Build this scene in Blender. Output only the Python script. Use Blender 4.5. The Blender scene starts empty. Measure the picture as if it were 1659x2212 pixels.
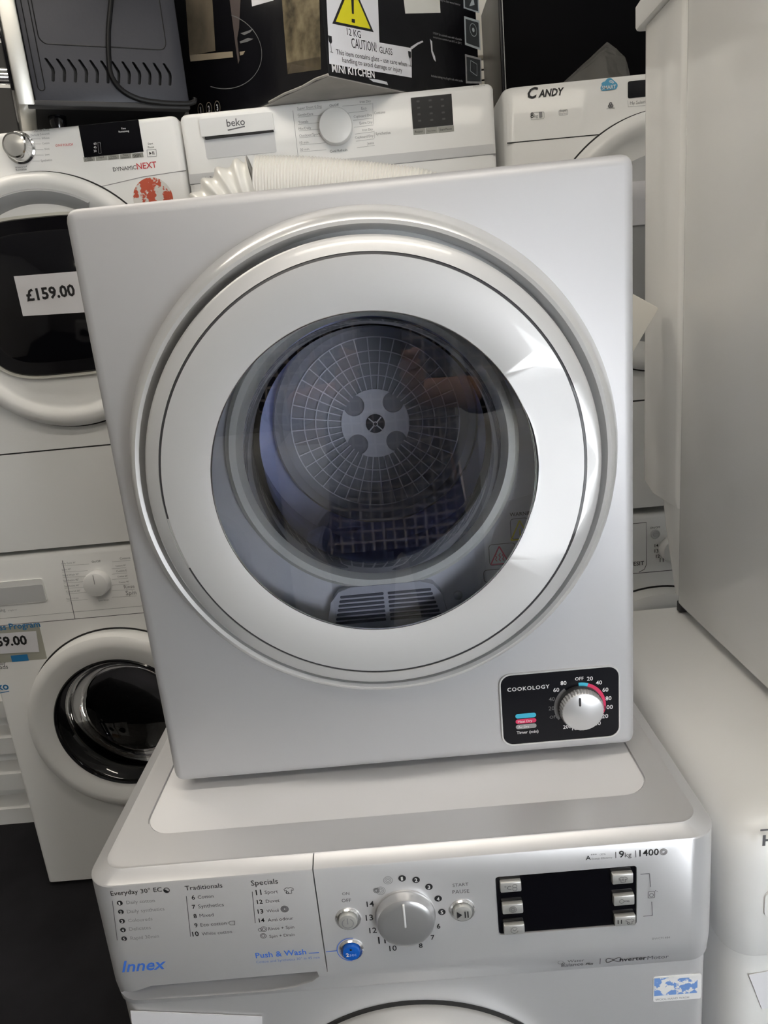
import bpy, bmesh, math, random
from mathutils import Vector, Matrix
random.seed(7)
PI = math.pi
S = bpy.context.scene
C = S.collection

# ------------------------------------------------------------------ camera
ZO = 0.85                                   # height of the washer top above the floor
CAM = Vector((0.2678, -0.6681, 0.4651 + ZO))
YAW, PITCH, ROLL, FPX = 0.0191, 0.265, -0.0965, 1536.5
_f = Vector((-math.sin(YAW)*math.cos(PITCH), math.cos(YAW)*math.cos(PITCH), -math.sin(PITCH)))
_r = Vector((math.cos(YAW), math.sin(YAW), 0)); _u = _r.cross(_f)
RGT = math.cos(ROLL)*_r + math.sin(ROLL)*_u
UPV = -math.sin(ROLL)*_r + math.cos(ROLL)*_u
cd = bpy.data.cameras.new('camera'); cam = bpy.data.objects.new('camera', cd); C.objects.link(cam)
cam.matrix_world = Matrix(((RGT.x, UPV.x, -_f.x, CAM.x), (RGT.y, UPV.y, -_f.y, CAM.y), (RGT.z, UPV.z, -_f.z, CAM.z), (0, 0, 0, 1)))
cd.sensor_fit = 'VERTICAL'; cd.sensor_height = 36.0; cd.lens = 36.0*FPX/2212.0
cd.clip_start = 0.02
S.camera = cam

# ------------------------------------------------------------------ world, lights, exposure
W = bpy.data.worlds.new('daylight'); S.world = W; W.use_nodes = True
bg = W.node_tree.nodes['Background']; bg.inputs[0].default_value = (0.93, 0.965, 1.0, 1); bg.inputs[1].default_value = 15
vs = S.view_settings
vs.view_transform = 'Standard'; vs.look = 'None'; vs.gamma = 1; vs.use_curve_mapping = False; vs.exposure = 0.1

# ------------------------------------------------------------------ helpers
def at(px, py, Y=None, X=None, Z=None):
    d = _f + (px-829.5)/FPX*RGT - (py-1106)/FPX*UPV
    if Y is not None: t = (Y-CAM.y)/d.y
    elif X is not None: t = (X-CAM.x)/d.x
    else: t = (Z-CAM.z)/d.z
    return CAM + t*d

MATS = {}
def mat(name, col, rough=0.5, metal=0.0, coat=0.0, bump=0.0, bscale=200.0, emit=0.0, spec=0.5, var=0.0, vscale=6.0, coatr=0.05):
    if name in MATS: return MATS[name]
    m = bpy.data.materials.new(name); m.use_nodes = True; MATS[name] = m
    nt = m.node_tree; b = nt.nodes['Principled BSDF']
    c = (*col, 1)
    b.inputs['Base Color'].default_value = c
    b.inputs['Roughness'].default_value = rough; b.inputs['Metallic'].default_value = metal
    b.inputs['Coat Weight'].default_value = coat; b.inputs['Coat Roughness'].default_value = coatr
    b.inputs['Specular IOR Level'].default_value = spec
    if emit:
        b.inputs['Emission Color'].default_value = c; b.inputs['Emission Strength'].default_value = emit
    tc = nt.nodes.new('ShaderNodeTexCoord')
    if bump:
        n = nt.nodes.new('ShaderNodeTexNoise'); n.inputs['Scale'].default_value = bscale; n.inputs['Detail'].default_value = 2
        bp = nt.nodes.new('ShaderNodeBump'); bp.inputs['Strength'].default_value = bump; bp.inputs['Distance'].default_value = 0.001
        nt.links.new(tc.outputs['Object'], n.inputs['Vector']); nt.links.new(n.outputs['Fac'], bp.inputs['Height'])
        nt.links.new(bp.outputs['Normal'], b.inputs['Normal'])
    if var:
        n = nt.nodes.new('ShaderNodeTexNoise'); n.inputs['Scale'].default_value = vscale; n.inputs['Detail'].default_value = 5
        r = nt.nodes.new('ShaderNodeValToRGB')
        r.color_ramp.elements[0].position = 0.3; r.color_ramp.elements[1].position = 0.75
        r.color_ramp.elements[0].color = (*[x*(1-var) for x in col], 1); r.color_ramp.elements[1].color = (*[min(1, x*(1+var)) for x in col], 1)
        nt.links.new(tc.outputs['Object'], n.inputs['Vector']); nt.links.new(n.outputs['Fac'], r.inputs['Fac'])
        nt.links.new(r.outputs['Color'], b.inputs['Base Color'])
    return m

def glassmat(name, tint, refl=1.0, rough=0.0, ior=1.5):
    m = bpy.data.materials.new(name); m.use_nodes = True; MATS[name] = m
    nt = m.node_tree; nt.nodes.remove(nt.nodes['Principled BSDF'])
    out = nt.nodes['Material Output']
    tr = nt.nodes.new('ShaderNodeBsdfTransparent'); tr.inputs[0].default_value = (*tint, 1)
    gl = nt.nodes.new('ShaderNodeBsdfGlossy'); gl.inputs['Roughness'].default_value = rough; gl.inputs['Color'].default_value = (refl, refl, refl, 1)
    fr = nt.nodes.new('ShaderNodeFresnel'); fr.inputs['IOR'].default_value = ior
    mx = nt.nodes.new('ShaderNodeMixShader')
    nt.links.new(fr.outputs[0], mx.inputs[0]); nt.links.new(tr.outputs[0], mx.inputs[1]); nt.links.new(gl.outputs[0], mx.inputs[2])
    nt.links.new(mx.outputs[0], out.inputs[0])
    return m

def root_of(o):
    while o is not None and o.parent is not None: o = o.parent
    return o

def finish(me, sharp=35):
    for p in me.polygons: p.use_smooth = True
    me.set_sharp_from_angle(angle=math.radians(sharp))

def obj(name, me, m, parent=None, local=False, sharp=35):
    """link a mesh (given in world coordinates, or in the thing's own frame when local) as ONE object"""
    if isinstance(me, bmesh.types.BMesh):
        bm = me; me = bpy.data.meshes.new(name); bmesh.ops.recalc_face_normals(bm, faces=bm.faces); bm.to_mesh(me); bm.free()
    me.name = name
    if parent is not None and not local:
        me.transform(root_of(parent).matrix_basis.inverted())
    me.materials.clear(); me.materials.append(m)
    finish(me, sharp)
    o = bpy.data.objects.new(name, me); C.objects.link(o)
    if parent is not None: o.parent = parent
    return o

def thing(name, label, cat, loc=(0, 0, 0), rotz=0.0, group=None):
    o = bpy.data.objects.new(name, None); C.objects.link(o); o.empty_display_size = 0.05
    o.location = loc; o.rotation_euler = (0, 0, rotz)
    o.matrix_basis = Matrix.Translation(loc) @ Matrix.Rotation(rotz, 4, 'Z')
    o['label'] = label; o['category'] = cat
    if group: o['group'] = group
    return o

def tag(o, label, cat, group=None):
    o['label'] = label; o['category'] = cat
    if group: o['group'] = group
    return o

def struct(o):
    o['kind'] = 'structure'; return o

def box(x0, x1, y0, y1, z0, z1, bev=0.0, seg=3, bm=None):
    own = bm is None
    b = bmesh.new()
    bmesh.ops.create_cube(b, size=1)
    for v in b.verts:
        v.co = Vector(((x0+x1)/2 + v.co.x*(x1-x0), (y0+y1)/2 + v.co.y*(y1-y0), (z0+z1)/2 + v.co.z*(z1-z0)))
    if bev: bmesh.ops.bevel(b, geom=list(b.edges), offset=bev, segments=seg, profile=0.5, affect='EDGES')
    if own: return b
    merge(bm, b); return bm

def merge(dst, src):
    me = bpy.data.meshes.new('tmp'); src.to_mesh(me); src.free(); dst.from_mesh(me); bpy.data.meshes.remove(me)

def rrect(x0, x1, z0, z1, r, n=6):
    pts = []
    for cx, cz, a0 in ((x1-r, z0+r, -PI/2), (x1-r, z1-r, 0), (x0+r, z1-r, PI/2), (x0+r, z0+r, PI)):
        for k in range(n+1):
            a = a0 + k*PI/2/n; pts.append((cx+r*math.cos(a), cz+r*math.sin(a)))
    return pts

def loft_z(levels, n=6):
    """levels: (x0,x1,y0,y1,r,z) rounded rectangles in plan, stacked along z"""
    bm = bmesh.new(); rings = []
    for x0, x1, y0, y1, r, z in levels:
        rings.append([bm.verts.new((x, y, z)) for x, y in rrect(x0, x1, y0, y1, r, n)])
    for a, b in zip(rings, rings[1:]):
        for i in range(len(a)): bm.faces.new((a[i], a[(i+1) % len(a)], b[(i+1) % len(a)], b[i]))
    bm.faces.new(rings[0][::-1]); bm.faces.new(rings[-1])
    return bm

def prism(pts, y0, y1, bm=None, back=None):
    """polygon pts (x,z) extruded from y0 to y1; back: different outline at y1"""
    own = bm is None
    b = bmesh.new(); back = back or pts
    A = [b.verts.new((x, y0, z)) for x, z in pts]; B = [b.verts.new((x, y1, z)) for x, z in back]
    n = len(pts)
    b.faces.new(A); b.faces.new(B[::-1])
    for i in range(n): b.faces.new((A[i], B[i], B[(i+1) % n], A[(i+1) % n]))
    bmesh.ops.recalc_face_normals(b, faces=b.faces)
    if own: return b
    merge(bm, b); return bm

def lathe(prof, cx, cz, n=96, a0=0.0, a1=2*PI, closed=False, bm=None):
    """profile (r,y) turned about the axis along Y through (cx,cz)"""
    b = bmesh.new(); full = abs(a1-a0-2*PI) < 1e-6
    m = n if full else n+1
    rings = []
    for r, y in prof:
        if r < 1e-7: rings.append([b.verts.new((cx, y, cz))]*m); continue
        rings.append([b.verts.new((cx+r*math.cos(a0+(a1-a0)*k/n), y, cz+r*math.sin(a0+(a1-a0)*k/n))) for k in range(m)])
    seq = list(zip(rings, rings[1:])) + ([(rings[-1], rings[0])] if closed else [])
    for A, B in seq:
        for k in range(n):
            vs_ = [A[k], A[(k+1) % m], B[(k+1) % m], B[k]]
            u = []
            for v in vs_:
                if v not in u: u.append(v)
            if len(u) > 2:
                try: b.faces.new(u)
                except ValueError: pass
    if closed and not full:
        b.faces.new([R[0] for R in rings]); b.faces.new([R[-1] for R in rings][::-1])
    if bm is None: return b
    merge(bm, b); return bm

def tube(path, rad, n=12, bm=None, cap=True):
    b = bmesh.new(); P = [Vector(p) for p in path]; rings = []; prev = None
    for i, p in enumerate(P):
        t = (P[min(i+1, len(P)-1)] - P[max(i-1, 0)]).normalized()
        if prev is None:
            a = Vector((0, 0, 1)) if abs(t.z) < 0.9 else Vector((1, 0, 0)); u = t.cross(a).normalized()
        else: u = (prev - t*prev.dot(t)).normalized()
        prev = u; w = t.cross(u); r = rad[i] if hasattr(rad, '__len__') else rad
        rings.append([b.verts.new(p + r*(math.cos(2*PI*k/n)*u + math.sin(2*PI*k/n)*w)) for k in range(n)])
    for A, B in zip(rings, rings[1:]):
        for k in range(n): b.faces.new((A[k], A[(k+1) % n], B[(k+1) % n], B[k]))
    if cap: b.faces.new(rings[0][::-1]); b.faces.new(rings[-1])
    if bm is None: return b
    merge(bm, b); return bm

def spline(ctrl, n=10):
    P = [Vector(p) for p in ctrl]; P = [2*P[0]-P[1]] + P + [2*P[-1]-P[-2]]; out = []
    for i in range(1, len(P)-2):
        for k in range(n):
            t = k/n; a, b, c, d = P[i-1:i+3]
            out.append(0.5*((2*b)+(c-a)*t+(2*a-5*b+4*c-d)*t*t+(3*b-a-3*c+d)*t**3))
    out.append(P[-2]); return out

def cut(bm, *cutters):
    """boolean difference, returns a mesh"""
    def tmp(b):
        me = bpy.data.meshes.new('t'); bmesh.ops.recalc_face_normals(b, faces=b.faces); b.to_mesh(me); b.free()
        o = bpy.data.objects.new('t', me); C.objects.link(o); return o
    o = tmp(bm); cs = [tmp(c) for c in cutters]
    for c in cs:
        md = o.modifiers.new('b', 'BOOLEAN'); md.operation = 'DIFFERENCE'; md.solver = 'EXACT'; md.object = c
    dg = bpy.context.evaluated_depsgraph_get(); dg.update()
    me = bpy.data.meshes.new_from_object(o.evaluated_get(dg))
    for x in [o]+cs:
        d = x.data; bpy.data.objects.remove(x); bpy.data.meshes.remove(d)
    return me

def frame_map(me, origin, right, up):
    n = right.cross(up)
    me.transform(Matrix(((right.x, up.x, n.x, origin.x), (right.y, up.y, n.y, origin.y), (right.z, up.z, n.z, origin.z), (0, 0, 0, 1))))

def text_mesh(s, bold=0.0, shear=0.0, spacing=1.0):
    cu = bpy.data.curves.new('t', 'FONT'); cu.body = s; cu.size = 1; cu.resolution_u = 2; cu.offset = bold; cu.shear = shear; cu.space_character = spacing
    o = bpy.data.objects.new('t', cu); C.objects.link(o)
    dg = bpy.context.evaluated_depsgraph_get(); dg.update()
    me = bpy.data.meshes.new_from_object(o.evaluated_get(dg))
    bpy.data.objects.remove(o); bpy.data.curves.remove(cu)
    return me

EPS = 0.0004
def ptext(parent, s, p0, p1, Y, m, bold=0.0, shear=0.0, h=None, name='lettering', spacing=1.0):
    """a line of print on the plane y=Y; baseline from photo point p0 to p1 read off on that plane"""
    a, b = at(*p0, Y=Y), at(*p1, Y=Y)
    return wtext(parent, s, a.x, b.x, (a.z+b.z)/2, Y-EPS, m, bold, shear, h, name, spacing)

def wtext(parent, s, x0, x1, z, y, m, bold=0.0, shear=0.0, h=None, name='lettering', spacing=1.0):
    me = text_mesh(s, bold, shear, spacing)
    xs = [v.co.x for v in me.vertices]; w = max(xs)-min(xs); k = (x1-x0)/w
    kz = k if h is None else h/max(v.co.y for v in me.vertices)
    for v in me.vertices: v.co = Vector(((v.co.x-min(xs))*k, v.co.y*kz, 0))
    frame_map(me, Vector((x0, y, z)), Vector((1, 0, 0)), Vector((0, 0, 1)))
    return obj(name, me, m, parent)

def line_bm(bm, p, q, w, Y):
    """thin printed line between (x,z) points p and q"""
    d = Vector((q[0]-p[0], q[1]-p[1])); n = Vector((-d.y, d.x)).normalized()*w/2
    vs_ = [bm.verts.new((a[0]+s*n.x, Y, a[1]+s*n.y)) for a, s in ((p, 1), (p, -1), (q, -1), (q, 1))]
    bm.faces.new(vs_)

def plines(parent, segs, Y, m, w=0.0006, name='printed_line'):
    bm = bmesh.new()
    for p, q in segs:
        a, b = at(*p, Y=Y), at(*q, Y=Y); line_bm(bm, (a.x, a.z), (b.x, b.z), w, Y-EPS)
    return obj(name, bm, m, parent)

def disc_bm(bm, x, z, r, Y, n=24, r0=0.0, a0=0.0, a1=2*PI):
    if r0 == 0 and abs(a1-a0-2*PI) < 1e-6:
        bm.faces.new([bm.verts.new((x+r*math.cos(2*PI*k/n), Y, z+r*math.sin(2*PI*k/n))) for k in range(n)]); return
    A = [(bm.verts.new((x+r0*math.cos(a), Y, z+r0*math.sin(a))), bm.verts.new((x+r*math.cos(a), Y, z+r*math.sin(a)))) for a in [a0+(a1-a0)*k/n for k in range(n+1)]]
    for (a, b), (c, d) in zip(A, A[1:]): bm.faces.new((a, b, d, c))

def poly_bm(bm, pts, Y):
    bm.faces.new([bm.verts.new((x, Y, z)) for x, z in pts])

# ------------------------------------------------------------------ materials
SILVER = mat('silver_paint', (0.51, 0.51, 0.525), 0.5, 0.4, 0.05, bump=0.03, bscale=900, coatr=0.25)
SILVER_GLOSS = mat('silver_plastic_gloss', (0.60, 0.60, 0.605), 0.45, 0.3, 0.3, coatr=0.01)
SILVER_DOOR = mat('silver_door_plastic', (0.70, 0.70, 0.70), 0.3, 0.45, 0.2, coatr=0.1)
CHROME = mat('chrome', (0.8, 0.8, 0.8), 0.12, 1.0)
WSILVER = mat('washer_silver', (0.68, 0.68, 0.695), 0.40, 0.45, 0.2, bump=0.03, bscale=1200, coatr=0.2)
WHITE = mat('white_enamel', (0.86, 0.86, 0.85), 0.42, 0.0, 0.15, bump=0.02, bscale=300)
WHITE2 = mat('white_enamel_side', (0.90, 0.895, 0.875), 0.22, 0.0, 0.7, bump=0.05, bscale=14, coatr=0.12)
WPLAST = mat('white_plastic', (0.85, 0.85, 0.84), 0.38, 0.0, 0.15)
GREYP = mat('grey_plastic', (0.42, 0.43, 0.44), 0.4)
LGREY = mat('light_grey_plastic', (0.58, 0.585, 0.59), 0.35)
GAP = mat('seam_black', (0.012, 0.012, 0.013), 0.6)
BLACKG = mat('black_gloss', (0.004, 0.004, 0.006), 0.07, 0.0, 0.0, spec=0.4)
BLACKP = mat('black_panel', (0.006, 0.006, 0.009), 0.3, spec=0.25)
RUBBER = mat('dark_rubber', (0.03, 0.03, 0.033), 0.55)
SEAM = mat('door_seam_grey', (0.05, 0.05, 0.055), 0.35)
DRUM = mat('drum_steel_dark', (0.50, 0.54, 0.74), 0.35, 0.5, var=0.25, vscale=9)
DRUMBACK = mat('drum_back_plate', (0.40, 0.405, 0.41), 0.45, 0.0)
GRILLE = mat('grille_grey', (0.95, 0.95, 0.92), 0.5)
IVORY = mat('ivory_gasket', (0.93, 0.93, 0.84), 0.45)
INK = mat('ink_black', (0.015, 0.015, 0.018), 0.5)
INKG = mat('ink_grey', (0.12, 0.12, 0.13), 0.5)
INKL = mat('ink_light_grey', (0.30, 0.30, 0.31), 0.5)
INKBLUE = mat('ink_blue', (0.06, 0.20, 0.75), 0.4)
INKRED = mat('ink_red', (0.62, 0.06, 0.07), 0.5)
INKW = mat('ink_white', (0.85, 0.85, 0.85), 0.5)
PAPER = mat('paper_white', (0.80, 0.80, 0.84), 0.7, bump=0.05, bscale=120)
BLUEBTN = mat('blue_button', (0.01, 0.12, 0.55), 0.25, 0.0, 0.6)
CYAN = mat('print_cyan', (0.05, 0.48, 0.68), 0.5)
PINK = mat('print_pink', (0.70, 0.03, 0.12), 0.5)
PGREY = mat('print_grey', (0.16, 0.16, 0.165), 0.5)
LCDG = mat('display_button_grey', (0.33, 0.33, 0.30), 0.5)
YELLOW = mat('warning_yellow', (0.80, 0.72, 0.02), 0.5)
BLUEST = mat('sticker_blue', (0.03, 0.22, 0.50), 0.5)
GLASS = glassmat('door_glass', (0.92, 0.94, 1.0), 1.0, 0.0, 1.9)
DARKGLASS = glassmat('dark_door_glass', (0.10, 0.10, 0.11), 1.0, 0.02, 1.5)

# ------------------------------------------------------------------ the room
def floor_mat():
    m = mat('carpet_tiles', (0.022, 0.022, 0.025), 0.95, bump=0.6, bscale=260, var=0.45, vscale=3.0, spec=0.1)
    return m
struct(obj('floor', box(-2.4, 3.2, -3.6, 1.75, -0.04, 0.0), floor_mat()))
WALLM = mat('painted_wall', (0.32, 0.31, 0.29), 0.8, bump=0.1, bscale=60, var=0.06, vscale=2)
DWALL = mat('dark_painted_wall', (0.05, 0.05, 0.05), 0.8, bump=0.1, bscale=60)
struct(obj('wall_back', box(-2.5, 3.3, 1.65, 1.75, -0.04, 2.75), DWALL))
struct(obj('wall_left', box(-2.5, -2.4, -3.6, 1.75, -0.04, 2.75), mat('pale_wall', (0.62, 0.61, 0.58), 0.8, bump=0.1, bscale=60)))
struct(obj('wall_right', box(3.2, 3.3, -3.6, 1.75, -0.04, 2.75), MATS['pale_wall']))
struct(obj('ceiling', box(-2.5, 3.3, -3.6, 1.75, 2.7, 2.8), mat('ceiling_paint', (0.55, 0.54, 0.51), 0.9, bump=0.1, bscale=40)))
# front wall behind the photographer, its one opening shaped for the light it admits
def front_wall():
    bm = box(-2.5, 3.3, -3.7, -3.6, -0.04, 2.8)
    return cut(bm, box(1.15, 3.0, -3.9, -3.4, 0.0, 1.35))
struct(obj('wall_front', front_wall(), WALLM))
def ceiling_lamp(x, y, label):
    t = thing('ceiling_light', label, 'ceiling light', (x, y, 2.66), group='ceiling tube lights')
    obj('housing', box(x-0.65, x+0.65, y-0.08, y+0.08, 2.665, 2.70, 0.006), WPLAST, t)
    obj('diffuser', box(x-0.62, x+0.62, y-0.06, y+0.06, 2.645, 2.666, 0.006), mat('lamp_glow', (1.0, 0.92, 0.80), 0.5, emit=20.0), t)
ceiling_lamp(0.40, -0.60, 'long warm ceiling tube light above the row of machines')
ceiling_lamp(-0.75, 0.72, 'long warm ceiling tube light above the mini oven')
ceiling_lamp(-0.2, -1.7, 'long warm ceiling tube light nearest the shop front')

# ------------------------------------------------------------------ silver tumble dryer
DX0, DX1, DZ0, DZ1, DD = 0.0, 0.5, ZO, ZO+0.583, 0.38
DC = (0.25, ZO+0.330)
def build_dryer():
    t = thing('tumble_dryer', 'silver compact tumble dryer with round glass door on the silver washing machine', 'tumble dryer', (0.25, 0.19, ZO-0.012))
    cx, cz = DC
    body = cut(box(DX0, DX1, 0, DD, DZ0, DZ1, 0.011, 4), lathe([(0, -0.05), (0.187, -0.05), (0.187, 0.335), (0, 0.335)], cx, cz, 96))
    b = obj('body', body, SILVER, t)
    for fx, fy in ((0.05, 0.06), (0.45, 0.06), (0.05, 0.32), (0.45, 0.32)):
        obj('foot', tube([(fx, fy, ZO-0.012), (fx, fy, ZO+0.004)], 0.018, 16), RUBBER, t)
    # raised bezel around the door
    obj('bezel', lathe([(0.2325, 0.002), (0.2318, -0.003), (0.2285, -0.012), (0.2235, -0.026), (0.2195, -0.033), (0.216, -0.0350), (0.2130, -0.0330), (0.2115, -0.027), (0.2105, 0.002)], cx, cz, 160, closed=True), SILVER_DOOR, t)
    obj('groove_shade', lathe([(0.2110, -0.001), (0.2110, -0.008), (0.1990, -0.008), (0.1990, -0.001)], cx, cz, 128, closed=True), GREYP, t)  # grey ring puts the groove's shade into its colour
    # door: outer ring, seam, coated cover ring, pane
    door_prof = [(0.2025, 0.0), (0.2035, -0.043), (0.2028, -0.0475), (0.2005, -0.0500), (0.1892, -0.0545), (0.1892, -0.044), (0.1866, -0.044), (0.1866, -0.0560), (0.1430, -0.0600), (0.1420, -0.0595), (0.1420, -0.0575), (0.1480, -0.0500), (0.1820, -0.0320), (0.1960, -0.0300), (0.1975, 0.0)]
    dc = Vector((0.4465, 0, ZO+0.327)); Rr = 0.75
    def dish():
        s = bmesh.new(); bmesh.ops.create_uvsphere(s, u_segments=96, v_segments=64, radius=Rr)
        for v in s.verts: v.co += Vector((dc.x, -0.0525-math.sqrt(Rr*Rr-0.0545**2), dc.z))
        return s
    d = obj('door', cut(lathe(door_prof, cx, cz, 160, closed=True), dish()), SILVER_GLOSS, t)
    a_gap0, a_gap1 = math.radians(186), math.radians(201)
    sp = [(0.1889, -0.0442), (0.1889, -0.0538), (0.1869, -0.0545), (0.1869, -0.0442)]
    obj('seam_ring', cut(lathe(sp, cx, cz, 200, a_gap1, a_gap0+2*PI, closed=True), dish()), SEAM, d)
    obj('seam_ring', lathe(sp, cx, cz, 12, a_gap0, a_gap1, closed=True), SILVER_DOOR, d)
    obj('rim', lathe([(0.1427, -0.0600), (0.1423, -0.0604), (0.1417, -0.0603), (0.1415, -0.0585), (0.1427, -0.0585)], cx, cz, 160, closed=True), CHROME, d)
    obj('pane', lathe([(0, -0.0592), (0.1412, -0.0592)], cx, cz, 96), GLASS, d)
    # inner door bowl: a shallow glass dish behind the pane
    obj('inner_bowl', lathe([(0.1185, -0.022), (0.1175, 0.01), (0.112, 0.030), (0.094, 0.044), (0.06, 0.052), (0, 0.054)], cx, cz+0.018, 96), glassmat('bowl_glass', (0.98, 0.98, 1.0), 0.6, 0.0, 1.12), d)
    # opening frame, gasket and drum
    fz = cz+0.018
    fr = obj('front_frame', cut(lathe([(0, -0.0125), (0.1862, -0.0125), (0.1862, 0.0), (0, 0.0)], cx, cz, 96), lathe([(0, -0.1), (0.131, -0.1), (0.131, 0.1), (0, 0.1)], cx, fz, 96)), mat('frame_grey', (0.86, 0.87, 0.90), 0.3), t)
    obj('gasket', lathe([(0.1365, -0.0120), (0.1358, -0.0190), (0.1315, -0.0235), (0.1255, -0.0220), (0.1215, -0.0150), (0.1205, 0.012), (0.1365, 0.012)], cx, fz, 128, closed=True), IVORY, t)
    dr = obj('drum', lathe([(0.152, 0.001), (0.152, 0.034), (0.150, 0.045), (0.168, 0.060), (0.168, 0.255), (0.160, 0.268), (0.130, 0.270), (0.0, 0.274)], cx, cz, 128), DRUM, t)
    for k in range(3):
        a = PI/2 + k*2*PI/3 + 0.5
        bm = bmesh.new()
        ca, sa = math.cos(a), math.sin(a)
        pts = []
        for (rr, tt) in ((0.1675, -0.02), (0.150, -0.006), (0.150, 0.006), (0.1675, 0.02)):
            pts.append((cx+rr*ca-tt*sa, cz+rr*sa+tt*ca))
        prism(pts, 0.07, 0.25, bm)
        obj('paddle', bm, DRUM, dr)
    for k in range(12):                       # pressed seams round the drum wall
        a0 = k*PI/6
        obj('drum_rib', lathe([(0.1678, 0.07), (0.1655, 0.075), (0.1655, 0.235), (0.1678, 0.24)], cx, cz, 3, a0, a0+0.05), DRUM, dr)
    bp = obj('back_plate', lathe([(0.134, 0.272), (0.134, 0.258), (0.131, 0.254), (0.127, 0.256), (0.122, 0.262), (0.0, 0.262)], cx, cz+0.004, 128), DRUMBACK, t)
    gz = cz+0.004
    bm = bmesh.new()
    for r in (0.110, 0.093, 0.078, 0.062):
        lathe([(r+0.0007, 0.2600), (r+0.0007, 0.2585), (r-0.0007, 0.2585), (r-0.0007, 0.2600)], cx, gz, 96, closed=True, bm=bm)
    for k in range(40):
        a = 2*PI*k/40; ca, sa = math.cos(a), math.sin(a)
        q = [(cx+r*ca-s*0.0007*sa, gz+r*sa+s*0.0007*ca) for r, s in ((0.0435, -1), (0.1105, -1), (0.1105, 1), (0.0435, 1))]
        prism(q, 0.2583, 0.2602, bm)
    obj('grille', bm, GRILLE, bp)
    hub_pts = []
    for k in range(72):                       # a disc with four round bites
        a = 2*PI*k/72; hub_pts.append((cx+0.0445*math.cos(a), gz+0.0445*math.sin(a)))
    hb = prism(hub_pts, 0.2570, 0.2610)
    cutters = [tube([(cx+0.036*math.cos(a), 0.25, gz+0.036*math.sin(a)), (cx+0.036*math.cos(a), 0.27, gz+0.036*math.sin(a))], 0.0135, 32) for a in (PI/4, 3*PI/4, 5*PI/4, 7*PI/4)]
    obj('hub', cut(hb, *cutters), GRILLE, bp)
    obj('hub_cap', lathe([(0.0125, 0.2575), (0.0120, 0.2545), (0, 0.2540)], cx, gz, 32), RUBBER, bp)
    bm = bmesh.new()
    for a in (PI/4, 3*PI/4, 5*PI/4, 7*PI/4):
        prism([(cx+r*math.cos(a)-s*0.0008*math.sin(a), gz+r*math.sin(a)+s*0.0008*math.cos(a)) for r, s in ((0.002, -1), (0.0118, -1), (0.0118, 1), (0.002, 1))], 0.2530, 0.2545, bm)
    lathe([(0.0032, 0.2530), (0.0032, 0.2545), (0.0022, 0.2545), (0.0022, 0.2530)], cx, gz, 24, closed=True, bm=bm)
    obj('hub_star', bm, GRILLE, bp)
    # lint filter below the opening
    tz = ZO+0.0105
    lf = obj('lint_filter', prism([(0.188, tz+0.164), (0.310, tz+0.164), (0.303, tz+0.194), (0.296, tz+0.2035), (0.284, tz+0.2075), (0.216, tz+0.2075), (0.204, tz+0.2035), (0.196, tz+0.194)], -0.0240, -0.0100), mat('filter_grey', (0.66, 0.67, 0.72), 0.25), t)
    for r in range(7):
        z = tz+0.1705+r*0.0045
        for s in (0, 1):
            hw = 0.052 - 0.0013*r
            x0, x1 = (0.2495-hw, 0.2475) if s == 0 else (0.2515, 0.2495+hw)
            obj('vent_slat', prism(rrect(x0, x1, z, z+0.0022, 0.001, 2), -0.0255, -0.0225), mat('filter_slot', (0.10, 0.105, 0.13), 0.4), lf)
    # warning labels on the frame, to the right of the drum
    wl = obj('warning_label', prism([(0.341, ZO+0.198), (0.384, ZO+0.206), (0.396, ZO+0.292), (0.367, ZO+0.285)], -0.0132, -0.0120), PAPER, t)
    ptext(wl, 'WARNING', (1101, 1116), (1158, 1110), -0.0134, INK, 0.01)
    for (c0, c1, col, nm) in (((1104, 1165), (1140, 1118), INK, 'a'), ((1058, 1222), (1112, 1172), INK, 'b'), ((1046, 1258), (1090, 1228), INK, 'c')):
        a, b2 = at(*c0, Y=-0.0134), at(*c1, Y=-0.0134); bm = bmesh.new(); Y = -0.0137
        P = rrect(a.x, b2.x, a.z, b2.z, 0.003, 3)
        for p, q in zip(P, P[1:]+P[:1]): line_bm(bm, p, q, 0.0006, Y)
        obj('label_box', bm, INKG, wl)
    def tri(c0, w, h, m1, Y):
        p = at(*c0, Y=-0.0134); bm = bmesh.new()
        P = [(p.x-w/2, p.z), (p.x+w/2, p.z), (p.x, p.z+h)]
        for a, b2 in zip(P, P[1:]+P[:1]): line_bm(bm, a, b2, 0.0013, Y)
        if m1 is PINK:
            for k in (-1, 0, 1):
                x = p.x+k*0.0035
                for i in range(4): line_bm(bm, (x+0.0008*(-1)**i, p.z+0.003+i*0.002), (x-0.0008*(-1)**i, p.z+0.005+i*0.002), 0.0008, Y)
        else: line_bm(bm, (p.x, p.z+0.004), (p.x, p.z+0.011), 0.0016, Y)
        obj('label_triangle', bm, m1, wl)
    tri((1124, 1165), 0.018, 0.019, YELLOW, -0.0137); tri((1080, 1218), 0.018, 0.018, PINK, -0.0137)
    obj('screw', lathe([(0.0045, -0.0125), (0.0042, -0.0155), (0, -0.0160)], 0.320, ZO+0.196, 20), CHROME, fr)
    # control plate with printed dial
    cp = obj('control_plate', prism(rrect(0.3585, 0.4810, ZO+0.0155, ZO+0.0970, 0.011, 8), -0.0016, 0.004), BLACKP, t)
    bm = bmesh.new(); P0 = rrect(0.3570, 0.4825, ZO+0.0140, ZO+0.0985, 0.0125, 8); P1 = rrect(0.3585, 0.4810, ZO+0.0155, ZO+0.0970, 0.011, 8)
    A = [bm.verts.new((x, 0.001, z)) for x, z in P0]; A2 = [bm.verts.new((x, -0.0022, z)) for x, z in P0]; B2 = [bm.verts.new((x, -0.0022, z)) for x, z in P1]; B = [bm.verts.new((x, 0.001, z)) for x, z in P1]
    n = len(P0)
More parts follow.
